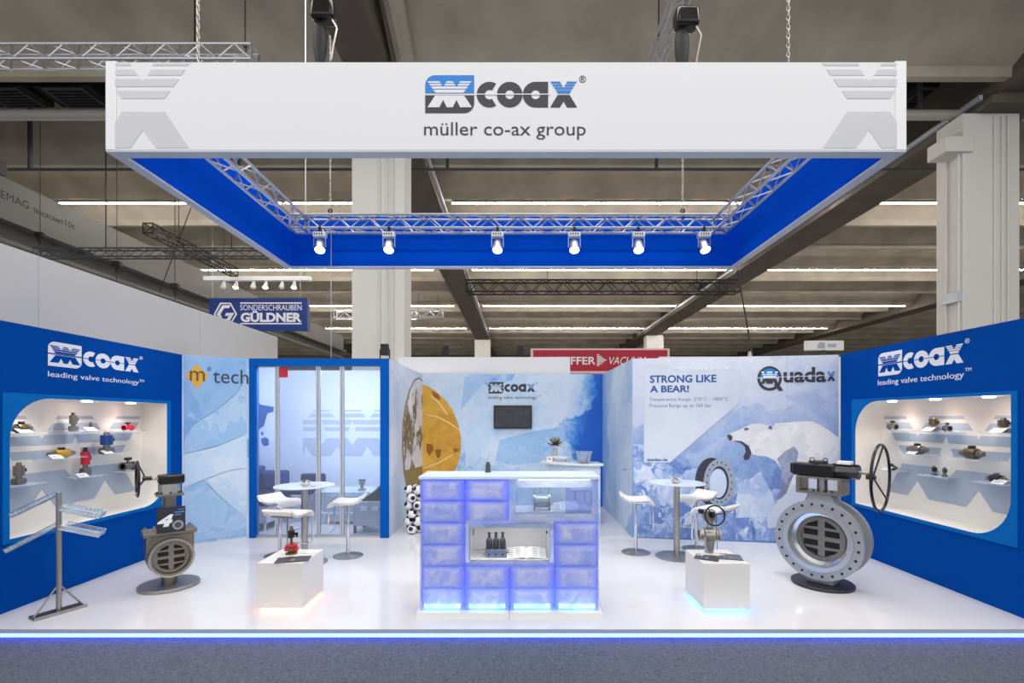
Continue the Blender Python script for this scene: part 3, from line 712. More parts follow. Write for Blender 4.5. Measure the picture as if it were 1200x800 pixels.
# globe print folded into the corner: map side on the left wall, gold side on the back wall
z2 = lambda L_: [(340+x/3.477, 410+y/3.477) for x, y in L_]
GMAP = printed('globe_map_print', [(.2, (96, 84, 58)), (.31, (140, 128, 100)), (.35, (222, 222, 226)), (.9, (238, 240, 244))], 3.2, 3.7, contrast=1.3)
decal('globe_print', PWL, [z2([(547, 150), (540, 125), (525, 110), (505, 120), (485, 160), (468, 220), (457, 300), (455, 400), (462, 500), (475, 570), (490, 610), (548, 600)])], M('globe_edge_print', (150, 128, 70), .5), w3, .001, .001, px=True)
decal('globe_map_print', PWL, [z2([(546, 160), (538, 130), (525, 118), (508, 126), (490, 164), (474, 222), (463, 300), (461, 400), (468, 490), (548, 470)])], GMAP, w3, .0025, .001, px=True)
GG = printed('globe_gold_print', [(.2, (176, 124, 30)), (.45, (214, 160, 52)), (.7, (230, 182, 74)), (.95, (240, 206, 120))], 1.6, 9.3, contrast=.9)
gg = decal('globe_print', PWB, [z2([(539, 140), (560, 146), (590, 165), (630, 200), (662, 245), (685, 300), (697, 360), (695, 420), (682, 470), (660, 510), (620, 545), (539, 580)])], GG, w1, .001, .001, px=True)
decal('globe_line_print', PWB, [z2(q) for q in ([(560, 262), (600, 270), (650, 295), (690, 325), (690, 328), (648, 299), (600, 274), (560, 265)], [(575, 185), (610, 215), (640, 260), (637, 262), (607, 218), (573, 188)], [(540, 480), (600, 460), (660, 425), (662, 428), (602, 464), (540, 484)])], M('globe_line_print', (246, 222, 160), .5), gg, .0025, .001, px=True)
decal('globe_country_print', PWB, [z2(q) for q in ([(575, 165), (605, 180), (612, 205), (585, 190)], [(556, 380), (580, 385), (585, 405), (568, 430), (556, 415)], [(590, 405), (615, 405), (612, 435), (598, 440)], [(662, 400), (690, 402), (684, 415), (668, 418)])], M('globe_country_print', (150, 92, 28), .5), gg, .0025, .001, px=True)
px_logo(PWB, 572.5, 447.5, 627, 461, w1, DECAL_DK, DECAL_DK, M('ice_vinyl', (196, 216, 240), .5), DECAL_BL, off=.001)
text('lettering', 'leading valve technology', PWB, (572.5, 463.5, 629, 468.5), DECAL_DK, w1, .001, px=True)
text('trade_mark', 'TM', PWB, (631, 463, 634, 464.6), DECAL_DK, w1, .001, px=True)
# taller white walls of neighbouring booths
nw = B().box(-5.35, -5.25, 2.5, 10.6, -.085, 3.58).out('wall_neighbour_left', NWALL, smooth=False)
tag(nw, 'tall pale grey neighbour wall rising behind the left blue wall', 'wall', kind='structure')
for yy in (5.3, 8.0): B().box(-5.25, -5.2485, yy, yy+.008, 2.5, 3.58).out('panel_joint', DECAL_NB, nw, smooth=False)
nb = B().box(-2.45, 1.09, 9.95, 10.05, -.085, 3.06).out('wall_neighbour_back', WHITE_WALL, smooth=False)
tag(nb, 'white neighbour wall strip showing above the back wall', 'wall', kind='structure')
nr = B().box(3.0, 8.2, 10.2, 10.3, -.085, 3.1).out('wall_neighbour_right', WHITE_WALL, smooth=False)
tag(nr, 'white neighbour wall strip showing above the bear wall', 'wall', kind='structure')
B().box(4.87, 4.9, 10.1, 10.2, 3.1, 3.2).out('bracket', ALU, nr, smooth=False)
# ------------------------------------------------------------------ glass room front
gp = thing('glass_partition', 'blue framed sliding glass front of the meeting room', 'partition', (-4.03, YG, 0))
B().box(0, .085, -.03, .09, 0, HW).out('post', BLUE_F, gp, smooth=False)
B().box(1.97, 2.10, -.03, .09, 0, HW).out('post', BLUE_F, gp, smooth=False)
B().box(.085, 1.97, -.03, .09, 2.59, HW).out('top_beam', BLUE_F, gp, smooth=False)
B().box(.085, 1.97, 0, .06, 0, .03).out('floor_rail', ALU, gp, smooth=False)
xs = [.085, .40, 1.02, 1.38, 1.97]
for i in range(4):
    pn = B().box(xs[i]+.012, xs[i+1]-.012, .025+.006*(i % 2), .033+.006*(i % 2), .03, 2.59).out('glass_pane', GLASS, gp, smooth=False)
    if i: B().box(-.028+xs[i], .0+xs[i]-.004, .0, .05, .03, 2.59).box(xs[i]+.004, xs[i]+.03, .0, .05, .03, 2.59).out('stile', ALU_MATT, gp, smooth=False)
decal('sticker', Plane((0, -.0, 0), (1, 0, 0), (0, -1, 0)), [[(.405+.02, 2.42), (.405+.155, 2.42), (.405+.155, 2.57), (.405+.02, 2.57)]], M('red_sticker', (190, 40, 50), .5), gp, -.02)
# room behind glass
ROOMM = printed('room_wall_print', [(.1, (196, 210, 236)), (.5, (212, 222, 241)), (.9, (226, 232, 245))], .6, 4.9, contrast=.6)
wg, PG, _ = wall_between('wall_meeting_back', 'pale lilac back wall of the glass room with grey motif', (-4.75, 9.1), (-1.96, 9.1), ROOMM)
# same motif, scaled up on the room's back wall
sc_ = 1.0
def g2(qs, cx, cz, k): return [[(cx+(p[0]-5.573)*k, cz+(p[1]-1.3)*k) for p in q] for q in qs]
qs = motif([4.38, 5.174, 5.97, 6.766], [4.776, 5.573, 6.37], 4.3, lambda z: 7.05, 1)
decal('motif_print', PG, [[(1.65+(p[0]-5.573)*.73, 1.96+(p[1]-1.828)*.88) for p in q] for q in qs], M('room_motif_print', (176, 188, 212), .6), wg, .001)
wg2, PG2, _ = wall_between('wall_meeting_left', 'pale left wall of the glass room with blue world map', (-4.75, 7.15), (-4.75, 9.1), ROOMM)
pgx = Plane((-4.0, 8.1, 0), (1, 0, 0), (0, -1, 0))
z1 = lambda L_: [(210+x/3.478, 410+y/3.478) for x, y in L_]
mapm = M('map_blue_print', (20, 92, 170), .5)
mp = B().box(-4.75, -4.27, 8.56, 8.6, 0, HW).out('map_panel', ROOMM, wg, smooth=False)
pmp = Plane((0, 8.56, 0), (1, 0, 0), (0, -1, 0))
decal('map_print', pmp, [z1([(296, 215), (322, 208), (330, 222), (386, 232), (384, 252), (360, 258), (352, 285), (345, 310), (333, 318), (318, 330), (306, 322), (296, 330)]), z1([(334, 362), (350, 355), (364, 362), (366, 388), (348, 392), (336, 380)]), z1([(336, 330), (345, 340), (340, 350), (333, 342)])], mapm, wg, .001, px=True)

# ================================================================== OVERHEAD BANNER
hx0, hx1, hy0, hy1, hz0, hz1 = -3.513, 3.323, 4.13, 7.39, 4.074, 4.839
hb = thing('overhead_banner', 'white square overhead banner frame with blue inside hanging above the booth', 'banner', (0, 0, 0))
hb.location = ((hx0+hx1)/2, (hy0+hy1)/2, hz0)
ox, oy, oz = hb.location
def hbox(name, mat, x0, x1, y0, y1, z0, z1, **k): return B().box(x0-ox, x1-ox, y0-oy, y1-oy, z0-oz, z1-oz).out(name, mat, hb, smooth=False, **k)
t_ = .10
front = hbox('front_panel', BANNER, hx0+.095, hx1-.095, hy0, hy0+.03, hz0+.02, hz1)
hbox('left_panel', BANNER, hx0, hx0+.03, hy0+.1, hy1-.1, hz0+.02, hz1)
hbox('right_panel', BANNER, hx1-.03, hx1, hy0+.1, hy1-.1, hz0+.02, hz1)
hbox('rear_panel', BANNER, hx0+.095, hx1-.095, hy1-.03, hy1, hz0+.02, hz1)
hbox('front_lining', BLUE_B, hx0+t_, hx1-t_, hy0+t_-.01, hy0+t_, hz0+.02, hz1)
hbox('left_lining', BLUE_B, hx0+t_-.01, hx0+t_, hy0+t_, hy1-t_, hz0+.02, hz1)
hbox('right_lining', BLUE_B, hx1-t_, hx1-t_+.01, hy0+t_, hy1-t_, hz0+.02, hz1)
hbox('rear_lining', BLUE_B, hx0+t_, hx1-t_, hy1-t_, hy1-t_+.01, hz0+.02, hz1)
for x in (hx0, hx1-.093):
    for y in (hy0-.002, hy1-.098): hbox('corner_post', WHITE, x, x+.093, y, y+.1, hz0+.02, hz1+.01)
for nm, a in (('bottom_profile', (hx0, hx1, hy0, hy0+t_)), ('bottom_profile', (hx0, hx1, hy1-t_, hy1)), ('bottom_profile', (hx0, hx0+t_, hy0+t_, hy1-t_)), ('bottom_profile', (hx1-t_, hx1, hy0+t_, hy1-t_))):
    hbox(nm, ALU_MATT, *a, hz0, hz0+.02)
PH = Plane((-ox, hy0-oy, -oz), (1, 0, 0), (0, -1, 0))       # banner front in the banner's own frame
PHW = Plane((0, hy0, 0), (1, 0, 0), (0, -1, 0))
def hp(L_): return [PHW.hit(x/3, y/3) for x, y in L_]
def mirror(q): return [((hx0+hx1)-p[0], p[1]) for p in q]
polys = [[(405, 222), (457, 222), (463, 231), (405, 231)], [(543, 222), (668, 222), (662, 231), (537, 231)],
         [(405, 245), (472, 245), (486, 265), (405, 265)], [(534, 245), (652, 245), (638, 265), (520, 265)],
         [(405, 278), (496, 278), (503, 286), (510, 278), (629, 278), (610, 305), (405, 305)], [(410, 320), (598, 320), (580, 347), (428, 347)],
         [(430, 393), (580, 393), (665, 520), (550, 520), (503, 457), (460, 520), (405, 520), (405, 432)]]
decal('motif_print', PH, [hp(q) for q in polys], DECAL_GR, front, .001)
decal('motif_print', PH, [mirror(hp(q)) for q in polys], DECAL_GR, front, .001)
a = PHW.hit(400+295/3, 398/3); k_ = (PHW.hit(400+828/3, 300/3)[0]-a[0])/(828-295)
logo(PH, a[0], a[1], k_, k_, front, DECAL_BL, DECAL_DK, BANNER, DECAL_BL, back=BANNER)
r0 = PHW.hit(400+291/3, 430/3); r1 = PHW.hit(400+859/3, 491/3)
text('lettering', 'müller co-ax group', PH, (*r0, *r1), DECAL_DK, front, .001)
# trusses inside
g_ = 'banner trusses'
truss('banner_truss', 'silver lattice truss along the left inside of the banner', (-3.155, 4.45, 4.615), (-3.155, 7.1, 4.615), .19, ALU, g_, r=.019)
truss('banner_truss', 'silver lattice truss along the right inside of the banner', (2.965, 4.45, 4.615), (2.965, 7.1, 4.615), .19, ALU, g_, r=.019)
truss('banner_truss', 'silver lattice truss along the rear of the banner carrying spotlights', (-3.25, 7.0, 4.615), (3.06, 7.0, 4.615), .19, ALU, g_, r=.019)
truss('banner_truss', 'silver lattice truss hidden behind the banner front', (-3.25, 4.335, 4.615), (3.06, 4.335, 4.615), .19, ALU, g_, False, r=.019)
# spotlights
GLOW = M('spot_glow', (255, 252, 246), .3, emis=((255, 250, 240), 22))
def spotlight(label, x, y, target, power, rz=0):
    t = thing('spotlight', label, 'spotlight', (x, y, 4.49), 0, 'spotlights on the banner truss')
    B().box(-.085, .085, -.05, .05, -.11, -.045).out('ballast_box', WHITE, t, smooth=False, bevel=.006)
    for k in range(4): B().box(-.065+k*.034, -.047+k*.034, -.052, -.049, -.09, -.06).out('cooling_slot', GREY_D, t, smooth=False)
    cl = B().box(-.02, .02, -.02, .02, -.045, .03); cl.torus((0, 0, .03), (1, 0, 0), .028, .008, 16, 6); cl.out('clamp', BLACKM, t)
    for s_ in (-1, 1): B().box(s_*.083-.004, s_*.083+.004, -.014, .014, -.25, -.08).out('yoke_arm', ALU, t, smooth=False)
    c = Vector((0, 0, -.23)); d = (Vector(target)-Vector((x, y, 4.26))).normalized()
    mt = Matrix.Translation(c) @ d.to_track_quat('Z', 'Y').to_matrix().to_4x4()
    hd_ = B().lathe([(.02, -.09), (.05, -.085), (.062, -.05), (.068, .06), (.074, .065), (.074, .085), (.066, .085), (.06, .06), (.05, .055)], 20, mt).out('lamp_head', ALU, t)
    B().lathe([(.0, .062), (.06, .062), (.06, .07), (.0, .072)], 20, mt).out('lens', GLOW, hd_)
    p = Vector((x, y, 4.26))+d*.092
    spot('spotlight_beam', p, target, power, 75, .025, .7, (1, .97, .93))
lab = ['first spotlight from the left on the rear banner truss', 'second spotlight from the left on the rear banner truss', 'third spotlight from the left on the rear banner truss', 'fourth spotlight from the left on the rear banner truss', 'fifth spotlight from the left on the rear banner truss', 'rightmost tilted spotlight on the rear banner truss']
for i, u in enumerate((375, 456, 583, 673, 748, 825)):
    x = (u-CX)*6.9/F
    spotlight(lab[i], x, 6.9, (x*.9+(.35 if i < 1 else (.7 if i == 5 else 0)), 4.9, .3), 32)
fl_ = ['first', 'second', 'third', 'fourth', 'fifth', 'sixth']
for i, x in enumerate((-2.7, -1.6, -.5, .5, 1.5, 2.5)):
    spotlight('%s spotlight on the front truss behind the banner' % fl_[i], x, 4.335, (x*1.55, 7.2, 1.2), 48)
# chains and hoists
CHN = M('chain_steel', (180, 178, 172), .35, .9)
def chain(label, x, y, z0, z1, mat=CHN, link=.055, hook=True):
    t = thing('hoist_chain', label, 'chain', (x, y, z0), group='chains holding the rigging')
    b = B(); n_ = int((z1-z0-.1)/(link*.75))
    for k in range(n_):
        z = .12+k*link*.75; w_, h_ = .013, link/2
        pts = [(w_*math.cos(a_), h_*math.sin(a_)) for a_ in (0, 1.05, 2.09, PI, 4.19, 5.24)]
        b.tube([((p[0], 0, z+p[1]) if k % 2 else (0, p[0], z+p[1])) for p in pts], .0055, 4, True)
    b.out('links', mat, t)
    h_ = B(); h_.torus((0, 0, .08), (0, 1, 0), .025, .012, 14, 6); h_.tube([(0, 0, .05), (.02, 0, .02), (.015, 0, -.03), (-.02, 0, -.03)], .012, 6); h_.out('hook', BLACKM, t)
    return t
chain('bright chain holding the front left corner of the banner', -2.86, 4.335, 4.73, 11.6)
chain('bright chain holding the front right corner of the banner', 2.43, 4.335, 4.73, 11.6)
chain('dark chain at the end of the upper left truss', -5.4, 9.6, 9.1, 10.8, BLACKM)
def bag_hoist(label, x, y, z):
    t = thing('chain_hoist', label, 'hoist', (x, y, z), group='chain hoists with bags')
    B().box(-.17, .17, -.12, .12, .28, .55).out('motor', BLACKP, t, bevel=.05)
    B().tube([(0, 0, .55), (0, 0, .7), (.05, 0, .74), (0, 0, .8)], .025, 8).out('top_hook', BLACKM, t)
    B().lathe([(.01, -.55), (.04, -.45), (.10, -.1), (.11, .1), (.09, .22)], 12, Matrix.Translation((-.06, 0, 0)) @ Matrix.Scale(.7, 4, (0, 1, 0))).out('chain_bag', BLACKM, t)
    B().tube([(.12, -.05, .3), (.2, -.05, .15), (.15, -.05, -.1), (.12, -.05, -.3)], .014, 6).out('slack_chain', CHN, t)
    B().cyl((0, 0, .8), (0, 0, 11.5-z), .012, seg=6).out('hanging_cable', GREY_D, t)
bag_hoist('black chain hoist with pointed chain bag above the banner at left', (380-CX)*7/F, 7.0, 7.25)
bag_hoist('black chain hoist with square chain bag above the banner at right', (804-CX)*7/F, 7.0, 7.15)
chain('bright chain holding the rear left of the banner truss', (387-CX)*7/F, 7.0, 4.72, 7.35)
chain('bright chain holding the rear right of the banner truss', (800-CX)*7/F, 7.0, 4.72, 7.25)
cw = [((388, 270), (388, 421.2), 7.05, 7.33, 'pale wire hanging in front of the left column'), ((358, -60), (358, 252), 7.5, 7.5, 'thin grey wire behind the rear banner truss')]
for (a, b_, y, y2, lbl) in cw:
    p, q = at(*a, y), at(*b_, y2)
    tag(B().cyl(p, q, .008, seg=6).out('wire', ALU, smooth=True), lbl, 'wire')
for (a, b_, y, y2, lbl) in (((864, 316.5), (882, 416.5), 7.38, 7.12, 'black cable dropping behind the bear wall'), ((271, 117), (187, 342), 12, 14, 'thin dark cable slanting down beside the crane')):
    tag(B().cyl(at(*a, y), at(*b_, y2), .012, seg=6).out('cable', BLACKM), lbl, 'cable')
# small black floodlights on the wall tops
for i, (u, v, y, z) in enumerate(((451, 416, 7.7, 2.7), (523, 420, 10.0, 3.02), (610, 419, 10.0, 3.02))):
    x = (u-CX)*y/F
    t = thing('floodlight', ['small black floodlight on top of the glass room front', 'small black floodlight on the white wall strip left of the logo', 'small black floodlight on the white wall strip beside the red sign'][i], 'floodlight', (x, y, z), group='black floodlights on the wall tops')
    B().box(-.06, .06, -.05, .05, .1, .28).out('housing', BLACKM, t, smooth=False, bevel=.01)
    B().box(-.08, .08, -.02, .02, 0, .02).box(-.08, -.07, -.02, .02, .02, .2).box(.07, .08, -.02, .02, .02, .2).out('bracket', BLACKM, t, smooth=False)

# ================================================================== RECEPTION COUNTER OF ICE BLOCKS
cx0, cx1, cyf, cyb, czt = -.889, .75, 4.385, 4.82, 1.274
ct = thing('reception_counter', 'blue glowing reception counter built of clear ice blocks', 'counter', ((cx0+cx1)/2, (cyf+cyb)/2, 0))
ox, oy = ct.location.x, ct.location.y
def cb(name, mat, x0, x1, y0, y1, z0, z1, parent=None, **k): return B().box(x0-ox, x1-ox, y0-oy, y1-oy, z0, z1).out(name, mat, parent or ct, smooth=False, **k)
for a, b_ in ((cx0-.015, (cx0+cx1)/2-.002), ((cx0+cx1)/2+.002, cx1+.015)): cb('base_plinth', WHITE, a, b_, cyf-.045, cyb+.02, 0, .053)
LEDV = M('violet_led_sheet', (120, 140, 255), .5, emis=((92, 108, 255), .28))
LEDW = M('ice_blue_led_bar', (200, 240, 255), .5, emis=((170, 225, 255), 2.2))
def ice_block():
    m = bpy.data.materials.new('ice_block'); m.use_nodes = True; nt = m.node_tree; L = nt.links.new; N = nt.nodes.new
    b = nt.nodes['Principled BSDF']; out = nt.nodes['Material Output']
    tc = N('ShaderNodeTexCoord'); no = N('ShaderNodeTexNoise'); no.inputs['Scale'].default_value = 9; no.inputs['Detail'].default_value = 7; no.inputs['Distortion'].default_value = 1
    oi = N('ShaderNodeObjectInfo'); va = N('ShaderNodeVectorMath'); va.operation = 'ADD'; L(tc.outputs['Object'], va.inputs[0]); L(oi.outputs['Location'], va.inputs[1]); L(va.outputs[0], no.inputs[0])
    b.inputs['Base Color'].default_value = (*lin((226, 230, 242)), 1); b.inputs['Roughness'].default_value = .12
    bp = N('ShaderNodeBump'); bp.inputs['Strength'].default_value = .5; bp.inputs['Distance'].default_value = .02; L(no.outputs[0], bp.inputs['Height']); L(bp.outputs[0], b.inputs['Normal'])
    tr = N('ShaderNodeBsdfTransparent'); tr.inputs[0].default_value = (.8, .86, 1, 1)
    tl = N('ShaderNodeBsdfTranslucent'); tl.inputs[0].default_value = (.85, .89, 1, 1)
    m1 = N('ShaderNodeMixShader'); m1.inputs[0].default_value = .28; cr_ = N('ShaderNodeValToRGB'); cr_.color_ramp.elements[0].position = .35; cr_.color_ramp.elements[0].color = (*lin((176, 196, 236)), 1); cr_.color_ramp.elements[1].position = .62; cr_.color_ramp.elements[1].color = (*lin((240, 242, 246)), 1); L(no.outputs[0], cr_.inputs[0]); L(cr_.outputs[0], b.inputs['Base Color']); L(b.outputs[0], m1.inputs[1]); L(tl.outputs[0], m1.inputs[2])
    # frosted heart, clear skin: clear share from the generated position in the block plus veins
    sp = N('ShaderNodeSeparateXYZ'); L(tc.outputs['Generated'], sp.inputs[0])
    def mth(op, *a):
        k = N('ShaderNodeMath'); k.operation = op; k.use_clamp = False
        for i, v in enumerate(a):
            if isinstance(v, (int, float)): k.inputs[i].default_value = v
            else: L(v, k.inputs[i])
        return k.outputs[0]
    ex = mth('ABSOLUTE', mth('SUBTRACT', sp.outputs[0], .5)); ez = mth('ABSOLUTE', mth('SUBTRACT', sp.outputs[2], .5))
    e = mth('MAXIMUM', ex, mth('MULTIPLY', ez, .93))
    e = mth('ADD', e, mth('MULTIPLY', mth('SUBTRACT', no.outputs[0], .5), .22))
    mr = N('ShaderNodeMapRange'); mr.inputs[1].default_value = .30; mr.inputs[2].default_value = .48; mr.inputs[3].default_value = .14; mr.inputs[4].default_value = .72
    L(e, mr.inputs[0])
    m2 = N('ShaderNodeMixShader'); L(mr.outputs[0], m2.inputs[0]); L(m1.outputs[0], m2.inputs[1]); L(tr.outputs[0], m2.inputs[2]); L(m2.outputs[0], out.inputs[0])
    return m
ICEM = ice_block()
cw_, rh = (cx1-cx0)/4, (czt-.03-.053)/6
def block_mesh():
    b = B(); w_, d_, h_ = cw_/2-.004, .05, rh/2-.003
    nx, nz = 10, 6; random.seed(11); rows = []
    for j in range(nz+1):
        r = []
        for i in range(nx+1):
            u, v = i/nx*2-1, j/nz*2-1
            edge = max(abs(u), abs(v)); bul = -.014*(1-max(0, (edge-.75)/.25)**2)+random.uniform(-.002, .002)*(edge < .98)
            r.append(b.bm.verts.new((u*w_, -d_+bul+.014, v*h_)))
        rows.append(r)
    for j in range(nz):
        for i in range(nx): b.face([rows[j][i], rows[j][i+1], rows[j+1][i+1], rows[j+1][i]])
    bk = [b.bm.verts.new(p) for p in ((-w_, d_, -h_), (w_, d_, -h_), (w_, d_, h_), (-w_, d_, h_))]
    b.face(bk[::-1])
    for edge, (p, q) in ((rows[0], (0, 1)), ([r[-1] for r in rows], (1, 2)), (rows[-1][::-1], (2, 3)), ([r[0] for r in rows][::-1], (3, 0))):
        b.face([bk[p], bk[q]]+edge[::-1])
    return b
first = None
cut = {(2, 0), (3, 0), (2, 1), (3, 1), (1, 2), (2, 2), (1, 3), (2, 3)}
for r in range(6):
    for c in range(4):
        if (c, r) in cut: continue
        loc = (cx0+cw_*(c+.5)-ox, cyf+.05-oy, czt-.03-rh*(r+.5))
        if first is None: first = block_mesh().out('ice_block', ICEM, ct); first.location = loc
        else: share(first, ct, loc, (0, 0, PI*0))
# glowing sheet behind the blocks, in pieces around the two openings
ys = cyf+.125
X = [cx0+cw_*k for k in range(5)]; Z = [czt-.03-rh*k for k in range(7)]
LEDT = M('violet_led_sheet_top', (120, 140, 255), .5, emis=((84, 100, 255), .55))
for (a, b_, z1_, z0_, lm) in ((X[0], X[2], Z[0], Z[1], LEDT), (X[0], X[2], Z[1], Z[2], LEDV), (X[0], X[1], Z[2], Z[4], LEDV), (X[3], X[4], Z[2], Z[4], LEDV), (X[0], X[4], Z[4], Z[6], LEDV)):
    cb('light_sheet', lm, a+.002, b_-.002, ys, ys+.01, z0_, z1_)
for k in range(4): cb('light_bar', LEDW, X[k]+.04, X[k+1]-.04, cyf+.03, cyf+.045, Z[6]+.016, Z[6]+.05)
FROST = glassy('frosted_blue_glass', (190, 205, 255), .22, .15)
# upper right opening: clear pane with frosted blue border, a shelf inside
ua, ub, uz0, uz1 = X[2]+.005, X[4]-.005, Z[2]+.006, Z[0]-.004
pxu = lambda u: (u-CX)*cyf/F
b = B(); b.prism([(ua-ox, uz0), (ub-ox, uz0), (ub-ox, uz1), (ua-ox, uz1)], .03, Matrix(((1, 0, 0, 0), (0, 0, 1, cyf+.02-oy), (0, 1, 0, 0), (0, 0, 0, 1))), [[(ua+.05-ox, uz0+.075), (ub-.06-ox, uz0+.075), (ub-.06-ox, uz1-.07), (ua+.05-ox, uz1-.07)]])
b.out('window_border', ICEM, ct, smooth=False)
cb('window_pane', GLASS, ua+.052, ub-.062, cyf+.035, cyf+.039, uz0+.077, uz1-.072)
cb('shelf', WHITE, ua+.01, ub-.01, cyf+.06, cyb-.03, uz0+.066, uz0+.086)
cb('shelf_fill_strip', M('fill_strip_glow', (255, 250, 245), .5, emis=((255, 250, 245), 9)), ua+.08, ub-.08, cyf+.07, cyf+.09, uz1-.008, uz1-.002)  # glowing strip added to brighten the upper shelf
cb('tinted_pane', glassy('violet_ice_glass', (230, 234, 255), .14, .1), ub-.30, ub-.064, cyf+.042, cyf+.046, uz0+.08, uz1-.074)
# lower opening: white box niche with border of ice
la, lb_, lz0, lz1 = X[1]+.005, X[3]-.005, Z[4]+.004, Z[2]-.006
b = B(); b.prism([(la-ox, lz0), (lb_-ox, lz0), (lb_-ox, lz1), (la-ox, lz1)], .03, Matrix(((1, 0, 0, 0), (0, 0, 1, cyf+.02-oy), (0, 1, 0, 0), (0, 0, 0, 1))), [[(la+.045-ox, lz0+.05), (lb_-.045-ox, lz0+.05), (lb_-.045-ox, lz1-.04), (la+.045-ox, lz1-.04)]])
b.out('window_border', ICEM, ct, smooth=False)
i0, i1, j0, j1 = la+.045, lb_-.045, lz0+.05, lz1-.04
cb('niche_floor', WHITE, i0, i1, cyf+.05, cyb-.03, j0-.02, j0)
cb('niche_top', WHITE, i0, i1, cyf+.05, cyb-.03, j1, j1+.012)
cb('niche_back', WHITE, i0, i1, cyb-.04, cyb-.03, j0, j1)
cb('niche_side', WHITE, i0-.01, i0, cyf+.05, cyb-.03, j0, j1); cb('niche_side', WHITE, i1, i1+.01, cyf+.05, cyb-.03, j0, j1)
cb('hinge', STEEL, i0+.012, i0+.028, cyf+.15, cyf+.16, j1-.1, j1-.03); cb('hinge', BLACKM, i1-.02, i1-.006, cyf+.15, cyf+.16, j1-.08, j1-.06)
cb('niche_fill_strip', M('fill_strip_glow', (255, 250, 245), .5, emis=((255, 250, 245), 9)), i0+.1, i1-.1, cyf+.08, cyf+.1, j1-.006, j1-.001)  # unseen glowing strip, added to lift the lower niche interior
cb('end_panel', FROST, cx0+.002, cx0+.012, cyf+.1, cyb, .053, czt-.03); cb('end_panel', FROST, cx1-.012, cx1-.002, cyf+.1, cyb, .053, czt-.03)
cb('rear_rail', WHITE, cx0, cx1, cyb-.02, cyb, .053, .14)
cb('top_plate', M('frosted_white_top', (222, 238, 250), .25), cx0-.005, cx1+.005, cyf-.005, cyb+.01, czt-.028, czt, bevel=.004)
# things in the counter
vb = thing('sample_valve', 'grey valve block with three dark bottle shaped actuators in counter niche', 'valve', ((581-CX)*4.5/F, cyf+.15, j0))
B().box(-.10, .10, -.045, .045, 0, .075).out('block', M('grey_block', (128, 140, 170), .45, .5), vb, smooth=False, bevel=.006)
for s_ in (-1, 1): B().cyl((s_*.10, 0, .05), (s_*.125, 0, .05), .022, seg=14).out('port', STEEL, vb)
for k in range(3):
    B().lathe([(.028, .075), (.030, .09), (.030, .15), (.024, .168), (.013, .18), (.012, .215), (.016, .218), (.016, .228), (.0, .23)], 16, Matrix.Translation(((k-1)*.063, 0, 0))).out('actuator', M('actuator_grey', (62, 64, 72), .4), vb)
    B().box((k-1)*.063-.006, (k-1)*.063+.006, -.047, -.045, .02, .04).out('mark', BLACKM, vb, smooth=False)
def brochure(label, loc, rz, w_, d_, mat, lines=True, fold=.02, group=None, inkm=None, tilt=0):
    t = thing('brochure', label, 'brochure', loc, rz, group); t.rotation_euler = (tilt, 0, rz)
    for s_ in (-1, 1):
        b = B(); rs = []
        for i in range(7):
            x = s_*w_/2*i/6; z = .002+fold*math.sin(PI*min(1, (i/6)**.6))*(1-i/6)
            rs.append([Vector((x, -d_/2, z)), Vector((x, d_/2, z)), Vector((x, d_/2, z+.002)), Vector((x, -d_/2, z+.002))])
        pg = b.rings(rs); o = b.out('page', mat, t)
        if inkm and s_ < 0:
            B().box(-w_*.45, -w_*.1, d_*.2, d_*.32, .006, .0065).out('title_print', inkm, o, smooth=False); B().cyl((-w_*.02, -d_*.12, .006), (-w_*.02, -d_*.12, .0066), d_*.24, seg=24).out('picture_print', M('leaflet_grey', (128, 130, 136), .4), o)
        if lines and not inkm:
            ink = inkm or M('ink_grey', (120, 128, 150), .6)
            lb2 = B()
            for k in range(5):
                for q in range(2):
                    x0 = s_*w_/2*(.32+.36*q); x1 = s_*w_/2*(.58+.36*q); y = -d_*.36+k*d_*.17
                    f_ = lambda i_: .0045+fold*math.sin(PI*min(1, i_**.6))*(1-i_)
                    i0_, i1_ = .32+.36*q, .58+.36*q
                    v = [lb2.bm.verts.new(p) for p in ((x0, y, f_(i0_)), (x1, y, f_(i1_)), (x1, y+d_*.05, f_(i1_)), (x0, y+d_*.05, f_(i0_)))]; lb2.face(v)
            lb2.out('print_lines', ink, o, smooth=False)
    return t
brochure('open white brochure on the lower niche floor of the counter', ((617-CX)*4.47/F, cyf+.14, j0+.035), 0, .36, .15, PAPER, tilt=.45)
brochure('open white brochure on the upper shelf of the counter', ((672-CX)*4.47/F, cyf+.15, uz0+.086+.03), 0, .36, .14, PAPER, tilt=.42)
sv = thing('steel_valve', 'polished steel spool shaped valve on the counter shelf', 'valve', ((635-CX)*4.52/F, cyf+.16, uz0+.086))
mt = Matrix.Translation((0, 0, .085)) @ Matrix.Rotation(PI/2, 4, 'Y')
B().lathe([(.06, -.06), (.06, .06)], 28, mt).out('barrel', M('satin_steel', (196, 196, 198), .42, .6), sv)
for s_ in (-1, 1):
    B().lathe([(.0, s_*.06), (.082, s_*.06), (.082, s_*.078), (.0, s_*.078)], 28, mt).out('flange', STEEL, sv)
    B().box(s_*.069-.008, s_*.069+.008, -.03, .03, 0, .03).out('foot', STEEL, sv, smooth=False)
tag(B().lathe([(.03, 0), (.03, .012), (.024, .016), (.024, .07), (.018, .08), (.018, .1), (0, .1)], 14, Matrix.Translation(((575-CX)*5.2/F, 4.72, czt))).out('bottle', GREY_D), 'small dark bottle on the counter top', 'bottle')

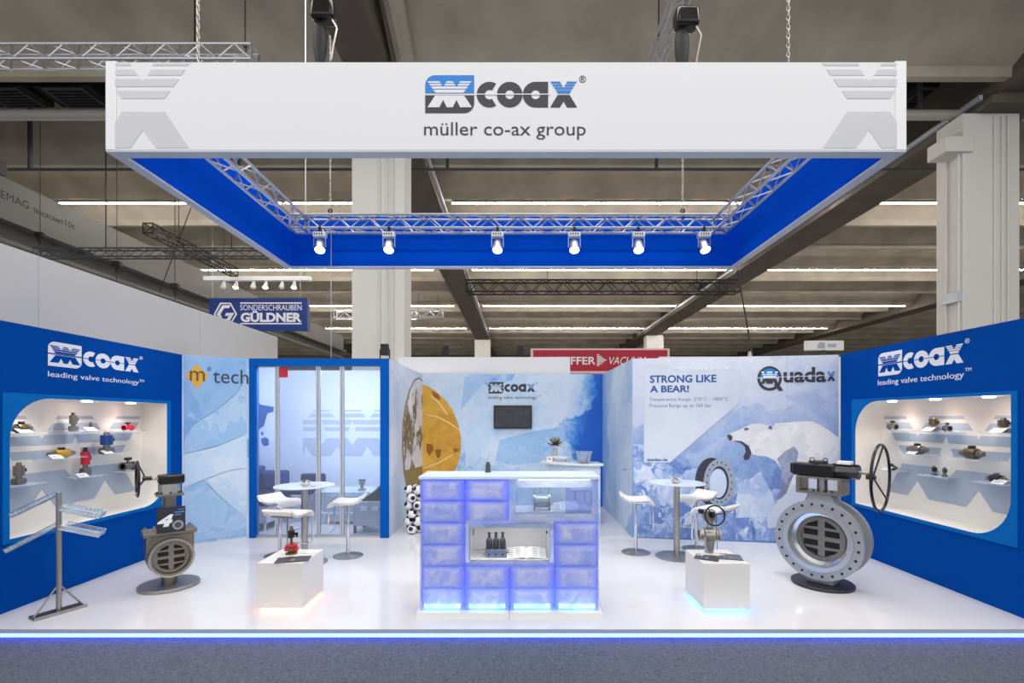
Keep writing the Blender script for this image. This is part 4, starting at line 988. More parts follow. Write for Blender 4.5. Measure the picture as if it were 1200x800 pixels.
# ================================================================== FURNITURE
SEAT = M('white_leather', (232, 231, 229), .42)
def make_stool(label, loc, rz):
    t = thing('bar_stool', label, 'stool', loc, rz, 'white bar stools'); zs = .70
    pr = [(-.215, .075), (-.19, .06), (-.15, .028), (-.10, .006), (-.03, 0), (.06, .004), (.12, .012), (.165, .008), (.192, -.012), (.205, -.045)]
    b = B(); th = .028; rs = []
    for i, (x, z) in enumerate(pr):
        a = pr[max(0, i-1)]; c = pr[min(len(pr)-1, i+1)]; d = Vector((c[0]-a[0], c[1]-a[1])).normalized(); n_ = Vector((-d.y, d.x))
        w_ = .18
        sec = []
        for (yy, k) in ((-w_, .5), (-w_*.96, 1), (w_*.96, 1), (w_, .5), (w_*.96, 0), (-w_*.96, 0)):
            sec.append(Vector((x+n_.x*th*k, yy, zs+z+n_.y*th*k)))
        rs.append(sec)
    b.rings(rs); b.out('seat', SEAT, t)
    fr = B()
    fr.tube([(.20, -.165, zs-.05), (.205, -.165, zs-.1), (.21, -.165, zs-.33), (.205, -.15, zs-.36), (.205, -.10, zs-.365), (.205, .10, zs-.365), (.205, .15, zs-.36), (.21, .165, zs-.33), (.205, .165, zs-.1), (.20, .165, zs-.05)], .0085, 8)
    fr.out('footrest', CHROME, t)
    for s_ in (-1, 1): B().tube([(.195, s_*.165, zs-.04), (.15, s_*.165, zs-.006), (.06, s_*.165, zs-.008), (-.08, s_*.165, zs-.008), (-.15, s_*.165, zs+.018), (-.2, s_*.165, zs+.055)], .008, 6).out('seat_frame', CHROME, t)
    B().box(-.07, .07, -.16, .16, zs-.02, zs-.006).out('seat_plate', STEEL, t, smooth=False)
    po = B().cyl((0, 0, .012), (0, 0, .40), .024, seg=18).out('column', CHROME, t)
    B().cyl((0, 0, .40), (0, 0, zs-.02), .016, seg=16).out('piston', CHROME, po)
    B().lathe([(.19, 0), (.19, .006), (.18, .010), (.06, .014), (.03, .022), (.0, .022)], 40).out('base', STEEL, t)
    B().tube([(.02, .02, zs-.04), (.05, .1, zs-.045), (.05, .15, zs-.05)], .005, 6).out('lever', CHROME, t)
    return t
s0 = make_stool('white bar stool standing left of the right bar table', (1.594, 6.5, 0), math.radians(-8))
for lb2, x, y, rz in (('white bar stool standing right of the left bar table', -2.214, 6.336, 188),
                      ('white bar stool farthest left at the left bar table', -3.12, 6.36, -25),
                      ('white bar stool in front of the left bar table, behind the left plinth', -2.6, 5.5, 80),
                      ('white bar stool behind the right bar table', 2.47, 6.67, 205),
                      ('white bar stool hidden behind the valve on the right plinth', 2.36, 5.75, 130),
                      ('white bar stool behind the counter near the back bar, at left', .53, 8.0, 160),
                      ('white bar stool behind the counter near the back bar, at right', .90, 7.5, 10)):
    dup(s0, (x, y, 0), math.radians(rz), lb2)
TOPM = glassy('frosted_table_glass', (225, 235, 245), .55, .12)
def table(label, x, y):
    t = thing('bar_table', label, 'table', (x, y, 0), 0, 'round bar tables')
    B().lathe([(.0, .955), (.35, .955), (.355, .96), (.35, .967), (.0, .967)], 48).out('table_top', TOPM, t)
    B().lathe([(.0, .94), (.10, .94), (.10, .954), (.0, .954)], 24).out('top_plate', STEEL, t)
    B().cyl((0, 0, .012), (0, 0, .94), .04, seg=24).out('column', STEEL, t)
    B().lathe([(.27, 0), (.27, .008), (.26, .012), (.0, .014)], 48).out('base', STEEL, t)
table('round glass bar table at left with a snack bowl', -2.65, 6.03); table('round glass bar table at right with a snack bowl', 2.078, 6.297)
for i, (x, y) in enumerate(((-2.63, 6.0), (2.06, 6.28))):
    sd = ('left', 'right')[i]
    t = thing('snack_bowl', 'small white bowl of wrapped sweets on the %s bar table' % sd, 'bowl', (x, y, .967), group='snack bowls')
    B().lathe([(.0, 0), (.035, 0), (.045, .008), (.065, .035), (.07, .045), (.064, .045), (.055, .03), (.0, .02)], 24).out('bowl', PAPER, t)
    random.seed(3+i)
    for k in range(8):
        a = k*.8; B().box(-.014, .014, -.01, .01, -.008, .01, Matrix.Translation((.035*math.cos(a), .035*math.sin(a), .045+.006*(k % 3))) @ Matrix.Rotation(a*2, 4, 'Z')).out('sweet', [M('sweet_brown', (96, 62, 44), .5), PAPER, M('sweet_grey', (150, 146, 140), .4)][k % 3], t, smooth=False)
    t = thing('menu_card', 'thin grey card lying on the %s bar table' % sd, 'card', (x+(.1 if i == 0 else -.08), y-.1, .967), .3, 'cards on the bar tables')
    B().box(-.07, .07, -.03, .03, 0, .003).out('sheet', M('card_grey', (120, 122, 126), .5), t, smooth=False); B().box(-.05, .0, -.02, .02, .003, .0035).out('print', PAPER, t, smooth=False)
# plinths
PLI = M('plinth_white', (226, 225, 224), .5)
def plinth(label, x0, x1, y0, y1, led):
    t = thing('plinth', label, 'plinth', ((x0+x1)/2, (y0+y1)/2, 0), 0, 'white display plinths'); a, d = (x1-x0)/2, (y1-y0)/2
    B().box(-a, a, -d, d, .035, .456).out('body', PLI, t, smooth=False, bevel=.003)
    B().box(-a+.04, a-.04, -d+.04, d-.04, 0, .035).out('foot', PLI, t, smooth=False)
    for q in ((-a+.03, a-.03, -d+.025, -d+.039), (-a+.03, a-.03, d-.039, d-.025), (-a+.025, -a+.039, -d+.04, d-.04), (a-.039, a-.025, -d+.04, d-.04)):
        B().box(*q, .012, .03).out('led_strip', led, t, smooth=False)
plinth('white cube plinth at left glowing orange underneath', -2.419, -1.99, 4.494, 4.966, M('orange_led', (255, 180, 150), .4, emis=((255, 130, 90), 9)))
plinth('white cube plinth at right glowing light blue underneath', 1.725, 2.155, 4.474, 4.96, M('cyan_led', (120, 200, 255), .4, emis=((60, 160, 255), 9)))
DKP = M('dark_cover_print', (58, 60, 66), .35, noise=(25, .5)); 
brochure('dark glossy folded leaflet lying on the left plinth', (-2.13, 4.60, .456), .25, .30, .19, DKP, True, .004, inkm=M('cover_grey', (96, 98, 104), .5))
brochure('white paper sheet at the back of the left plinth', (-2.07, 4.83, .456), -.2, .16, .08, PAPER, True, .004)
brochure('dark leaflet with white title on the left of the right plinth', (1.83, 4.66, .456), -.5, .22, .19, DKP, True, .004, inkm=PAPER)
brochure('dark leaflet with round picture on the right of the right plinth', (2.06, 4.68, .456), -.25, .21, .2, M('blue_grey_cover', (88, 92, 102), .35, noise=(18, .5)), True, .004, inkm=PAPER)
# literature stand
ls = thing('literature_stand', 'tall steel leaflet stand with four slanted clear trays at the front left', 'stand', (-4.24, 4.474, 0), math.radians(28))
B().cyl((0, 0, .01), (0, 0, 1.113), .021, seg=16).out('pole', STEEL, ls)
BM = Matrix.Rotation(math.radians(-54), 4, 'Z')
B().box(-.055, .055, -.185, .185, 0, .022, BM).out('base_plate', M('dark_steel_plate', (92, 98, 108), .3, .7), ls, smooth=False, bevel=.003)
B().box(-.059, -.055, -.19, .19, 0, .03, BM).box(.055, .059, -.19, .19, 0, .03, BM).out('base_rim', STEEL, ls, smooth=False)
for s_ in (-1, 1): B().cyl(BM @ Vector((0, s_*.175, .02)), BM @ Vector((0, s_*.012, .25)), .008, seg=8).out('strut', STEEL, ls)
WIRE = M('bright_wire', (205, 210, 218), .25, .9)
for i, (s_, z, L_) in enumerate(((-1, 1.08, .30), (-1, .79, .34), (1, .965, .30), (1, .79, .30))):
    ang = math.radians(30 if s_ < 0 else 20)
    # tray axis runs out (s_) and down from the pole
    mt = Matrix.Translation((s_*.025, 0, z)) @ Matrix.Rotation(s_*ang, 4, 'Y') @ Matrix.Scale(s_, 4, (1, 0, 0))
    tr = B().box(0, L_, -.105, .105, 0, .004, mt).box(L_-.004, L_, -.105, .105, .004, .04, mt).box(0, L_, -.109, -.105, 0, .035, mt).box(0, L_, .105, .109, 0, .035, mt).out('tray', ACRYL, ls, smooth=False)
    wr_ = B()
    for yy in (-.107, .107): wr_.cyl(mt @ Vector((0, yy, .037)), mt @ Vector((L_, yy, .037)), .004, seg=6); wr_.cyl(mt @ Vector((0, yy, 0)), mt @ Vector((L_, yy, 0)), .004, seg=6)
    for k in range(6): x = L_*(.5+.1*k); wr_.tube([mt @ Vector(p) for p in ((x, -.107, .04), (x, -.107, -.002), (x, .107, -.002), (x, .107, .04))], .0035, 5)
    wr_.out('wire_frame', WIRE, tr)
    B().box(0, .03, -.03, .03, -.01, .01, mt).out('bracket', STEEL, ls, smooth=False)
# back bar
b = B(); outer = arc(1.35, 9.35, 1.15, 215, 275, 20, 1.25); inner = arc(1.35, 9.35, .75, 275, 215, 20, .85)
bb = thing('back_bar', 'curved white bar counter in front of the back wall', 'counter', (.75, 8.4, 0))
mk = lambda L_: [(p[0]-.75, p[1]-8.4) for p in L_]
B().prism(mk(outer+inner), .04, Matrix.Translation((0, 0, 1.0))).out('bar_top', WHITE, bb, smooth=False, bevel=.004)
o2 = arc(1.35, 9.35, 1.08, 218, 273, 20, 1.18); i2 = arc(1.35, 9.35, 1.04, 273, 218, 20, 1.14)
B().prism(mk(o2+i2), 1.0).out('front_skirt', ICE_S, bb, smooth=False)
B().prism(mk(arc(1.35, 9.35, 1.0, 217, 240, 12, 1.1)+arc(1.35, 9.35, .8, 240, 217, 12, .9)), .03, Matrix.Translation((0, 0, 1.10))).out('upper_ledge', WHITE, bb, smooth=False)
for a in (220, 237): x, y = arc(1.35, 9.35, .9, a, a+1, 1, 1.0)[0]; B().cyl((x-.75, y-8.4, 1.04), (x-.75, y-8.4, 1.10), .015, seg=10).out('ledge_post', CHROME, bb)
zb = 1.13
def on_bar(a, r=.9): p = arc(1.35, 9.35, r, a, a+1, 1, r+.1)[0]; return (p[0], p[1], zb)
vx = on_bar(222)
va = thing('flower_vase', 'dried brown flower arrangement in a grey vase on the back bar', 'vase', vx)
B().lathe([(.0, 0), (.045, 0), (.05, .02), (.04, .08), (.05, .13), (.055, .14), (.045, .14), (.035, .08)], 20).out('vase', M('vase_grey', (178, 178, 182), .4), va)
b = B(); random.seed(5)
for k in range(90):
    a = random.uniform(0, 2*PI); e = random.uniform(-.2, 1.2); L_ = random.uniform(.10, .19)
    d = Vector((math.cos(a)*math.cos(e), math.sin(a)*math.cos(e), math.sin(e))); b.cyl(Vector((0, 0, .19)), Vector((0, 0, .19))+d*L_, .008, .002, seg=4)
b.out('dried_twigs', M('dried_brown', (92, 84, 66), .8), va, kind='stuff')
for k in range(6): a = k*1.05; B().sphere((.06*math.cos(a), .06*math.sin(a), .27+.02*(k % 2)), .028, 8).out('blossom', M('blossom_grey', (150, 142, 120), .8), va)
cd = on_bar(219, 1.0)
t = thing('greeting_card', 'small folded card with a red heart on the back bar', 'card', (cd[0]+.0, cd[1]-.13, 1.04), .2)
B().box(-.05, .05, 0, .003, 0, .08).out('front_leaf', PAPER, t, smooth=False); B().box(-.05, .05, .02, .023, 0, .08).out('rear_leaf', PAPER, t, smooth=False)
B().prism([(0, .02), (.025, .045), (.018, .06), (0, .05), (-.018, .06), (-.025, .045)], .001, Matrix(((1, 0, 0, 0), (0, 0, -1, 0), (0, 1, 0, 0), (0, 0, 0, 1)))).out('heart', M('heart_red', (214, 60, 80), .5), t, smooth=False)
gb = on_bar(258, 1.05)
t = thing('glass_bowl', 'clear glass bowl filled with ice cubes on the back bar', 'bowl', (gb[0], gb[1]-.03, 1.04))
B().lathe([(.0, 0), (.09, 0), (.10, .02), (.145, .20), (.141, .20), (.096, .022), (.0, .008)], 28).out('bowl', ACRYL, t)
random.seed(9)
for k in range(16):
    a = random.uniform(0, 6.28); rr = random.uniform(0, .075); mt = Matrix.Translation((rr*math.cos(a), rr*math.sin(a), .035+.03*(k//6))) @ Matrix.Rotation(random.uniform(0, 3), 4, Vector((1, .6, .8)).normalized())
    B().box(-.02, .02, -.02, .02, -.02, .02, mt).out('ice_cube', [CHROME, PAPER, ACRYL][k % 3], t, smooth=False)
# screen
p = at(601, 502, YB-.02)
t = thing('wall_screen', 'black flat screen mounted on the ice blue back wall', 'screen', (p.x, YB-.07, p.z))
hw_, hh = 44.5/2*YB/F, 27*YB/F
B().box(-hw_, hw_, 0, .05, 0, hh).out('casing', BLACKM, t, smooth=False, bevel=.006)
B().box(-hw_+.03, hw_-.03, -.002, 0, .03, hh-.03).out('panel', M('screen_glass', (46, 48, 56), .18, noise=(8, .5)), t, smooth=False)
B().box(-.1, .1, .05, .07, .1, .3).out('wall_mount', GREY_D, t, smooth=False)
# stack of black and white balls
random.seed(21); BALL = M('ball_white', (232, 232, 234), .2); BALK = M('ball_black', (28, 30, 38), .25)
bp = None; zc, lay = .075, 0; cxb, cyb_ = -1.62, 7.62
pos = []
for l in range(6):
    for k in range(3):
        a = 2*PI*k/3+(l % 2)*PI/3+.3; pos.append((cxb+.087*math.cos(a), cyb_+.087*math.sin(a), l*.122))
nth = ['bottom', 'second', 'third', 'fourth', 'fifth', 'top']
for i, q in enumerate(pos):
    lay3 = sorted(pos[i//3*3:i//3*3+3]); lbl = 'black and white ball in the %s layer of the ball stack, %s' % (nth[i//3], ['at the left', 'in the middle', 'at the right'][lay3.index(q)])
    if bp is None:
        bp = thing('ball', lbl, 'ball', q, group='stacked black and white balls')
        B().sphere((0, 0, .073), .073, 20).out('shell', BALL, bp)
        for d in ((0, -1, .1), (.9, .3, .3), (-.8, .5, .4), (.2, .1, -1), (0, .3, 1)):
            d = Vector(d).normalized(); B().lathe([(.0, .0745), (.022, .071), (.034, .066), (.036, .062)], 12, Matrix.Translation((0, 0, .073)) @ d.to_track_quat('Z', 'Y').to_matrix().to_4x4()).out('bore', BALK, bp)
    else:
        o = dup(bp, q, random.uniform(0, 6.28), lbl)
# ------------------------------------------------------------------ meeting room furniture behind glass
SOFA = M('blue_sofa_fabric', (18, 62, 130), .8)
t = thing('sofa', 'blue sofa with dark seat behind the glass at left', 'sofa', (-4.28, 8.05, 0))
B().box(-.42, .30, -.35, .45, .12, .40).out('base', M('sofa_side', (196, 204, 220), .6), t, smooth=False, bevel=.02)
B().box(-.42, .34, -.36, .45, .40, .58).out('seat', M('navy_fabric', (20, 40, 84), .8), t, smooth=False, bevel=.03)
B().box(-.42, -.12, -.36, .45, .58, .98).out('backrest', SOFA, t, smooth=False, bevel=.05)
B().box(-.12, .30, .22, .45, .58, .9).out('armrest', SOFA, t, smooth=False, bevel=.05)
for x in (-.36, .24):
    for y in (-.3, .4): B().cyl((x, y, 0), (x, y, .12), .02, seg=10).out('leg', CHROME, t)
t = thing('lounge_chair', 'dark navy lounge cushion chair behind the glass', 'chair', (-3.7, 8.5, 0))
B().box(-.22, .22, -.3, .3, .50, .62).out('seat', M('navy_fabric'), t, smooth=False, bevel=.04)
B().box(-.22, .22, .22, .34, .55, .80).out('backrest', M('navy_fabric'), t, smooth=False, bevel=.04)
for x in (-.18, .18):
    for y in (-.22, .22): B().cyl((x, y, 0), (x, y, .5), .015, seg=8).out('leg', CHROME, t)
t = thing('coffee_table', 'glass topped low table behind the glass doors', 'table', (-2.90, 8.42, 0))
B().box(-.5, .5, -.32, .32, .56, .572).out('table_top', ACRYL, t, smooth=False); B().box(-.45, .45, -.28, .28, .2, .21).out('shelf', ACRYL, t, smooth=False)
B().box(-.36, .34, -.22, .2, .05, .48).out('drawer_box', M('box_grey', (186, 192, 200), .4, .2), t, smooth=False, bevel=.01)
for k in (-.18, .12): B().box(k-.06, k+.06, -.235, -.22, .36, .40).out('handle', GREY_D, t, smooth=False)
for x in (-.47, .47):
    for y in (-.29, .29): B().cyl((x, y, 0), (x, y, .56), .014, seg=8).out('leg', CHROME, t)
t = thing('sample_valve', 'small steel valve standing on the low glass table', 'valve', (-2.66, 8.3, .572))
B().lathe([(.07, 0), (.07, .02), (.03, .03), (.03, .09), (.05, .1), (.05, .15), (.0, .16)], 16).out('body', STEEL, t); B().box(-.06, .06, -.01, .01, .16, .18).out('lever', GREY_D, t, smooth=False)
t = thing('drawer_cabinet', 'low silver cabinet with two handles behind the right glass pane', 'cabinet', (-2.30, 7.75, .0))
B().box(-.27, .27, -.2, .3, .12, .50).out('body', M('box_silver', (196, 198, 202), .35, .4), t, smooth=False, bevel=.008)
for k in (-.09, .08): B().box(k-.05, k+.05, -.215, -.2, .36, .42).out('handle', WHITE, t, smooth=False, bevel=.004)
for x in (-.24, .24):
    for y in (-.17, .27): B().box(x-.02, x+.02, y-.02, y+.02, 0, .12).out('foot', GREY_D, t, smooth=False)
b = B(); rs = [[Vector((x, y, z)) for x, z in ((-.26, .501), (-.1, .54), (.08, .66+.03*k), (.2, .78), (.26, .76), (.26, .501))] for k, y in enumerate((-.15, -.02, .12, .24))]
b.rings(rs); o = b.out('jacket', M('charcoal_cloth', (54, 56, 64), .85)); o.location = (-2.30, 7.75, 0)
tag(o, 'dark grey jacket heaped on the silver cabinet', 'jacket')
# added hidden lamp behind the glass front's top beam brightens the meeting room
FILLP = M('fill_panel', (255, 255, 255), .4, emis=((255, 250, 244), 2))
t = thing('room_fill_lamp', 'added slim fill lamp behind the blue top beam of the glass room', 'added lamp', (-3.04, 7.5, 2.625))
B().box(-.85, .85, -.05, .05, .01, .05).out('housing', WHITE, t, smooth=False); B().box(-.84, .84, -.045, .045, 0, .01).out('diffuser', FILLP, t, smooth=False)
for k in (-.8, .8): B().box(k-.01, k+.01, -.11, -.05, .02, .04).out('bracket', ALU, t, smooth=False)
area('room_fill_light', (-3.04, 7.5, 2.62), 1.6, .08, 44, rot=(math.radians(25), 0, 0))  # unseen fill light added for the meeting room

# ================================================================== LARGE VALVES
RX = Matrix.Rotation(PI/2, 4, 'X')          # local z -> -y (towards the front)
def AX(x, y, z): return Matrix.Translation((x, y, z)) @ RX
def handwheel(parent, c, axis, R, r, mat, spokes=3, dish=.1):
    c = Vector(c); axis = Vector(axis).normalized(); a = axis.orthogonal().normalized(); b_ = axis.cross(a)
    wh = B().torus(c, axis, R, r, 40, 8).out('handwheel', mat, parent)
    for k in range(spokes):
        d = a*math.cos(2*PI*k/spokes+.5)+b_*math.sin(2*PI*k/spokes+.5)
        B().cyl(c+d*R, c-axis*dish+d*.02, r*.6, seg=8).out('spoke', mat, wh)
    B().cyl(c-axis*(dish+.06), c-axis*(dish-.02), r*1.8, seg=14).out('hub', mat, wh)
    return wh
def grate(parent, mt, R, mat, dark):
    """disc with six slotted windows"""
    d = B().lathe([(.0, 0), (R, 0), (R, .03), (.0, .03)], 44, mt).out('disc', mat, parent)
    def seg(x0, x1, y0, y1):
        rr = R*.80; p = []
        for x, y in ((x0, y0), (x1, y0), (x1, y1), (x0, y1)):
            k = math.hypot(x, y); f_ = min(1, rr/k) if k else 1; p.append((x*f_, y*f_))
        return p
    s = R
    for sx in (-1, 1):
        for y0, y1 in ((.10, .36), (.50, .78), (-.36, -.10), (-.78, -.50)):
            q = seg(min(sx*.14, sx*.70)*s, max(sx*.14, sx*.70)*s, y0*s, y1*s); B().prism(q, .004, mt @ Matrix.Translation((0, 0, .03))).out('slot', dark, d, smooth=False)
    B().prism(arc(0, 0, R*.96, 0, 357, 50), .022, mt @ Matrix.Translation((0, 0, .03)), [arc(0, 0, R*.80, 0, 356, 44)]).out('seat_ring', mat, d, smooth=False)
    bl = None
    for k in range(24):
        a = 2*PI*k/24
        if bl is None: bl = B().cyl((0, 0, 0), (0, 0, .008), R*.03, seg=8).out('screw', mat, d)
        else: bl = share(bl, d)
        bl.matrix_local = mt @ Matrix.Translation((R*.88*math.cos(a), R*.88*math.sin(a), .052))
    return d
BORE = M('bore_dark', (18, 16, 15), .8)
# ---- right: large grey butterfly valve
rv = thing('butterfly_valve', 'large grey flanged butterfly valve with black gearbox and handwheel on black foot', 'valve', (3.32, 5.26, 0), math.radians(-50))
B().lathe([(.30, 0), (.30, .025), (.295, .03), (.0, .03)], 56).out('base', M('black_foot', (40, 40, 44), .35), rv)
zc = .50
B().box(-.13, .13, -.10, .10, .03, .16).out('pedestal', GREYP, rv, smooth=False, bevel=.006)
def flange(name, y0, y1, R, r, mat, par, seg=64): return B().prism(arc(0, 0, R, 0, 357, seg), y0-y1, AX(0, y0, zc), [arc(0, 0, r, 0, 357, seg)]).out(name, mat, par, smooth=True)
fr_ = B().prism(arc(0, 0, .425, 0, 356, 72), .07, AX(0, -.09, zc), [arc(0, 0, .29, 0, 356, 60)]).out('front_flange', GREYP, rv)
B().prism(arc(0, 0, .425, 0, 356, 72), .07, AX(0, .16, zc), [arc(0, 0, .29, 0, 356, 60)]).out('rear_flange', GREYP, rv)
B().prism(arc(0, 0, .345, 0, 356, 60), .18, AX(0, .09, zc), [arc(0, 0, .285, 0, 356, 56)]).out('body', GREYP, rv)
B().prism(arc(0, 0, .335, 0, 356, 60), .012, AX(0, -.16, zc), [arc(0, 0, .288, 0, 356, 56)]).out('raised_face', M('machined_face', (176, 180, 188), .35, .6), rv)
bh = None
for k in range(24):
    a = 2*PI*(k+.5)/24
    if bh is None: bh = B().cyl((0, 0, 0), (0, -.003, 0), .0135, seg=10).out('bolt_hole', BORE, fr_)
    else: bh = share(bh, fr_)
    bh.location = (.38*math.cos(a), -.161, zc+.38*math.sin(a))
g = grate(rv, AX(0, 0, zc), .245, CAST, BORE); 
B().lathe([(.285, 0), (.245, .02), (.245, .05), (.285, .06)], 48, AX(0, .01, zc), True).out('seat_liner', CHROME, rv)
B().prism([(-.17, .84), (.17, .84), (.11, .99), (-.11, .99)], .2, Matrix(((1, 0, 0, 0), (0, 0, 1, -.1), (0, 1, 0, 0), (0, 0, 0, 1)))).out('neck', GREYP, rv, smooth=False, bevel=.006)
B().box(-.22, .22, -.13, .13, .985, 1.01).out('mount_plate', CAST, rv, smooth=False, bevel=.004)
B().box(-.22, .22, -.13, .13, 1.15, 1.17).out('mount_plate', CAST, rv, smooth=False, bevel=.004)
for s_ in (-1, 1): B().box(s_*.20-.02, s_*.20+.02, -.13, .13, 1.01, 1.15).out('yoke_leg', CAST, rv, smooth=False, bevel=.004)
B().cyl((0, 0, 1.01), (0, 0, 1.15), .05, seg=18).out('shaft', STEEL, rv)
for x, y in ((-.12, -.1), (.12, -.1), (-.05, -.11), (.05, -.11)): B().cyl((x, y, 1.005), (x, y, 1.035), .014, seg=6).out('bolt', GREY_D, rv)
gx = B().box(-.28, .14, -.09, .09, 1.17, 1.31).out('gearbox', BLACKP, rv, bevel=.02)
B().cyl((.10, 0, 1.24), (.34, 0, 1.24), .078, seg=8).out('gear_end', BLACKP, rv)
B().box(-.30, -.27, -.075, .075, 1.19, 1.30).out('gear_cap', BLACKP, rv, bevel=.01)
B().cyl((-.04, 0, 1.31), (-.04, 0, 1.335), .09, seg=26).out('indicator', M('black_matt2', (48, 46, 46), .5), rv)
for x in (-.10, .03): B().torus((x, 0, 1.345), (0, 1, 0), .022, .005, 14, 6).out('lifting_eye', BLACKM, rv)
B().box(.15, .28, -.06, .04, 1.315, 1.35).out('sensor_box', WHITE, rv, smooth=False, bevel=.006)
B().cyl((.34, 0, 1.24), (.46, 0, 1.24), .02, seg=12).out('drive_shaft', STEEL, rv)
handwheel(rv, (.52, 0, 1.2), (1, 0, 0), .335, .014, BLACKP, 3, .06)
# ---- left: stainless valve with card
lv = thing('butterfly_valve', 'stainless steel valve with black handwheel and a dark card on round steel foot', 'valve', (-3.74, 5.2, 0), math.radians(42))
B().lathe([(.28, 0), (.28, .03), (.275, .035), (.0, .035)], 56).out('base', M('steel_foot', (150, 150, 150), .4, .7), lv)
B().cyl((0, 0, .035), (0, 0, .16), .07, .075, seg=24).out('pedestal', CAST, lv)
zc = .345; Rb = .21
hp_ = [(-Rb, .57), (Rb, .57)]+[(p[0], p[1]+zc) for p in arc(0, 0, Rb, 0, -180, 32)]
B().prism(hp_, .22, AX(0, .11, 0)).out('body', CAST, lv, bevel=.012)
B().box(-.235, .235, -.135, .135, .565, .615).out('top_flange', CAST, lv, smooth=False, bevel=.012)
for k in range(6):
    for s_ in (-1, 1): B().cyl((-.2+k*.08, s_*.122, .615), (-.2+k*.08, s_*.122, .632), .013, seg=6).out('bolt', STEEL, lv)
nz_ = B().prism(arc(0, 0, .20, 0, 356, 56), .10, AX(0, -.10, zc), [arc(0, 0, .165, 0, 356, 52)]).out('nozzle', CAST, lv)
B().prism(arc(0, 0, .20, 0, 356, 56), .02, AX(0, -.20, zc), [arc(0, 0, .18, 0, 356, 52)]).out('weld_face', STEEL, lv)
grate(lv, AX(0, -.12, zc), .165, CAST, BORE)
B().cyl((0, 0, .615), (0, 0, .98), .062, seg=22).out('stem_tube', CAST, lv)
B().box(-.12, .12, -.11, .11, .975, 1.0).out('mount_plate', CAST, lv, smooth=False, bevel=.004)
B().cyl((0, 0, 1.0), (0, 0, 1.10), .10, seg=8).out('gear_housing', M('alloy_cast', (178, 178, 174), .4, .6), lv)
for k in range(8): a = k*PI/4; B().cyl((.105*math.cos(a), .095*math.sin(a), 1.0), (.105*math.cos(a), .095*math.sin(a), 1.02), .012, seg=6).out('bolt', GREY_D, lv)
B().box(-.10, .13, -.09, .09, 1.10, 1.20).out('gearbox', BLACKP, lv, bevel=.02)
B().cyl((-.10, 0, 1.16), (-.20, 0, 1.16), .014, seg=10).out('drive_shaft', STEEL, lv)
handwheel(lv, (-.27, 0, 1.17), (-1, 0, 0), .18, .012, BLACKP, 3, .06)
cdm = B().box(-.125, .125, -.142, -.136, .60, .865).out('card', M('card_black_print', (42, 46, 56), .4), lv, smooth=False)
pc = Plane((0, -.142, -.08), (1, 0, 0), (0, -1, 0))
text('lettering', '4', pc, (-.12, .87, .02, .745), DECALW, cdm, .001, bold=.06, shear=.25)
decal('print', pc, [arc(.06, .75, .05, 0, 350, 24)], M('card_grey_print', (150, 154, 160), .5), cdm, .001); decal('print', pc, [arc(.06, .75, .03, 0, 350, 20)], M('card_dark_print', (70, 74, 82), .5), cdm, .003)
decal('print', pc, [[(.03, .88), (.115, .88), (.115, .893), (.03, .893)], [(.03, .855), (.09, .855), (.09, .865), (.03, .865)], [(.06, .91), (.115, .91), (.115, .917), (.06, .917)]], M('card_blue_print', (90, 140, 200), .5), cdm, .001)
# ---- small valves on the plinths
BRASS = M('bronze', (128, 104, 72), .4, .8); REDP = M('red_paint', (196, 30, 48), .4)
t = thing('control_valve', 'slim bronze control valve with red wheel on the left plinth', 'valve', (-2.24, 4.80, .456))
B().lathe([(.0, 0), (.055, 0), (.055, .012), (.03, .02), (.0, .02)], 20).out('base', BRASS, t)
B().lathe([(.0, .02), (.03, .02), (.04, .05), (.03, .08), (.012, .09), (.012, .16), (.0, .16)], 16).out('body', BRASS, t)
for s_ in (-1, 1): B().cyl((s_*.03, 0, .05), (s_*.06, 0, .05), .026, seg=14).out('port', REDP, t)
w_ = B().lathe([(.0, .075), (.05, .075), (.054, .085), (.05, .095), (.0, .095)], 12).out('red_collar', REDP, t)
for k in range(8): a = k*PI/4; B().sphere((.05*math.cos(a), .05*math.sin(a), .07+.012*(k % 2)), .012, 8).out('nut', REDP, t)
B().box(-.024, .024, -.024, .024, .16, .235).out('actuator', BLACKM, t, smooth=False, bevel=.006)
B().box(.024, .06, -.012, .012, .19, .21).box(.048, .06, -.012, .012, .17, .21).out('solenoid', BLACKM, t, smooth=False)
B().cyl((0, 0, .235), (0, 0, .275), .02, .012, seg=12).out('cap', BRASS, t)
t = thing('ball_valve', 'steel ball valve with black handwheel standing on the right plinth', 'valve', (1.907, 4.80, .456), math.radians(-8))
B().box(-.09, .09, -.07, .07, 0, .012).out('base', PAPER, t, smooth=False)
B().cyl((0, 0, .012), (0, 0, .13), .04, .05, seg=20).out('pedestal', STEEL, t)
MY = Matrix.Translation((0, 0, .19)) @ Matrix.Rotation(PI/2, 4, 'Y')
B().lathe([(.045, -.10), (.06, -.10), (.06, -.085), (.05, -.08), (.055, -.06), (.075, -.045), (.08, 0), (.075, .045), (.055, .06), (.05, .08), (.06, .085), (.06, .10), (.045, .10), (.042, .0)], 28, MY, True).out('body', STEEL, t)
B().lathe([(.0, -.08), (.044, -.08), (.044, -.076), (.0, -.076)], 20, MY).out('bore', BORE, t)
B().cyl((0, 0, .26), (0, 0, .33), .028, .02, seg=16).out('stem', STEEL, t)
B().box(-.05, .05, -.045, .045, .33, .345).out('mount_plate', STEEL, t, smooth=False)
B().box(-.06, .05, -.05, .05, .345, .44).out('gearbox', M('gear_alloy', (150, 150, 150), .35, .7), t, bevel=.012)
B().box(-.10, -.06, -.03, .03, .40, .44).out('position_box', BLACKM, t, smooth=False, bevel=.005)
B().cyl((.01, -.05, .40), (.01, -.075, .40), .03, seg=16).out('drive_cover', BLACKP, t)
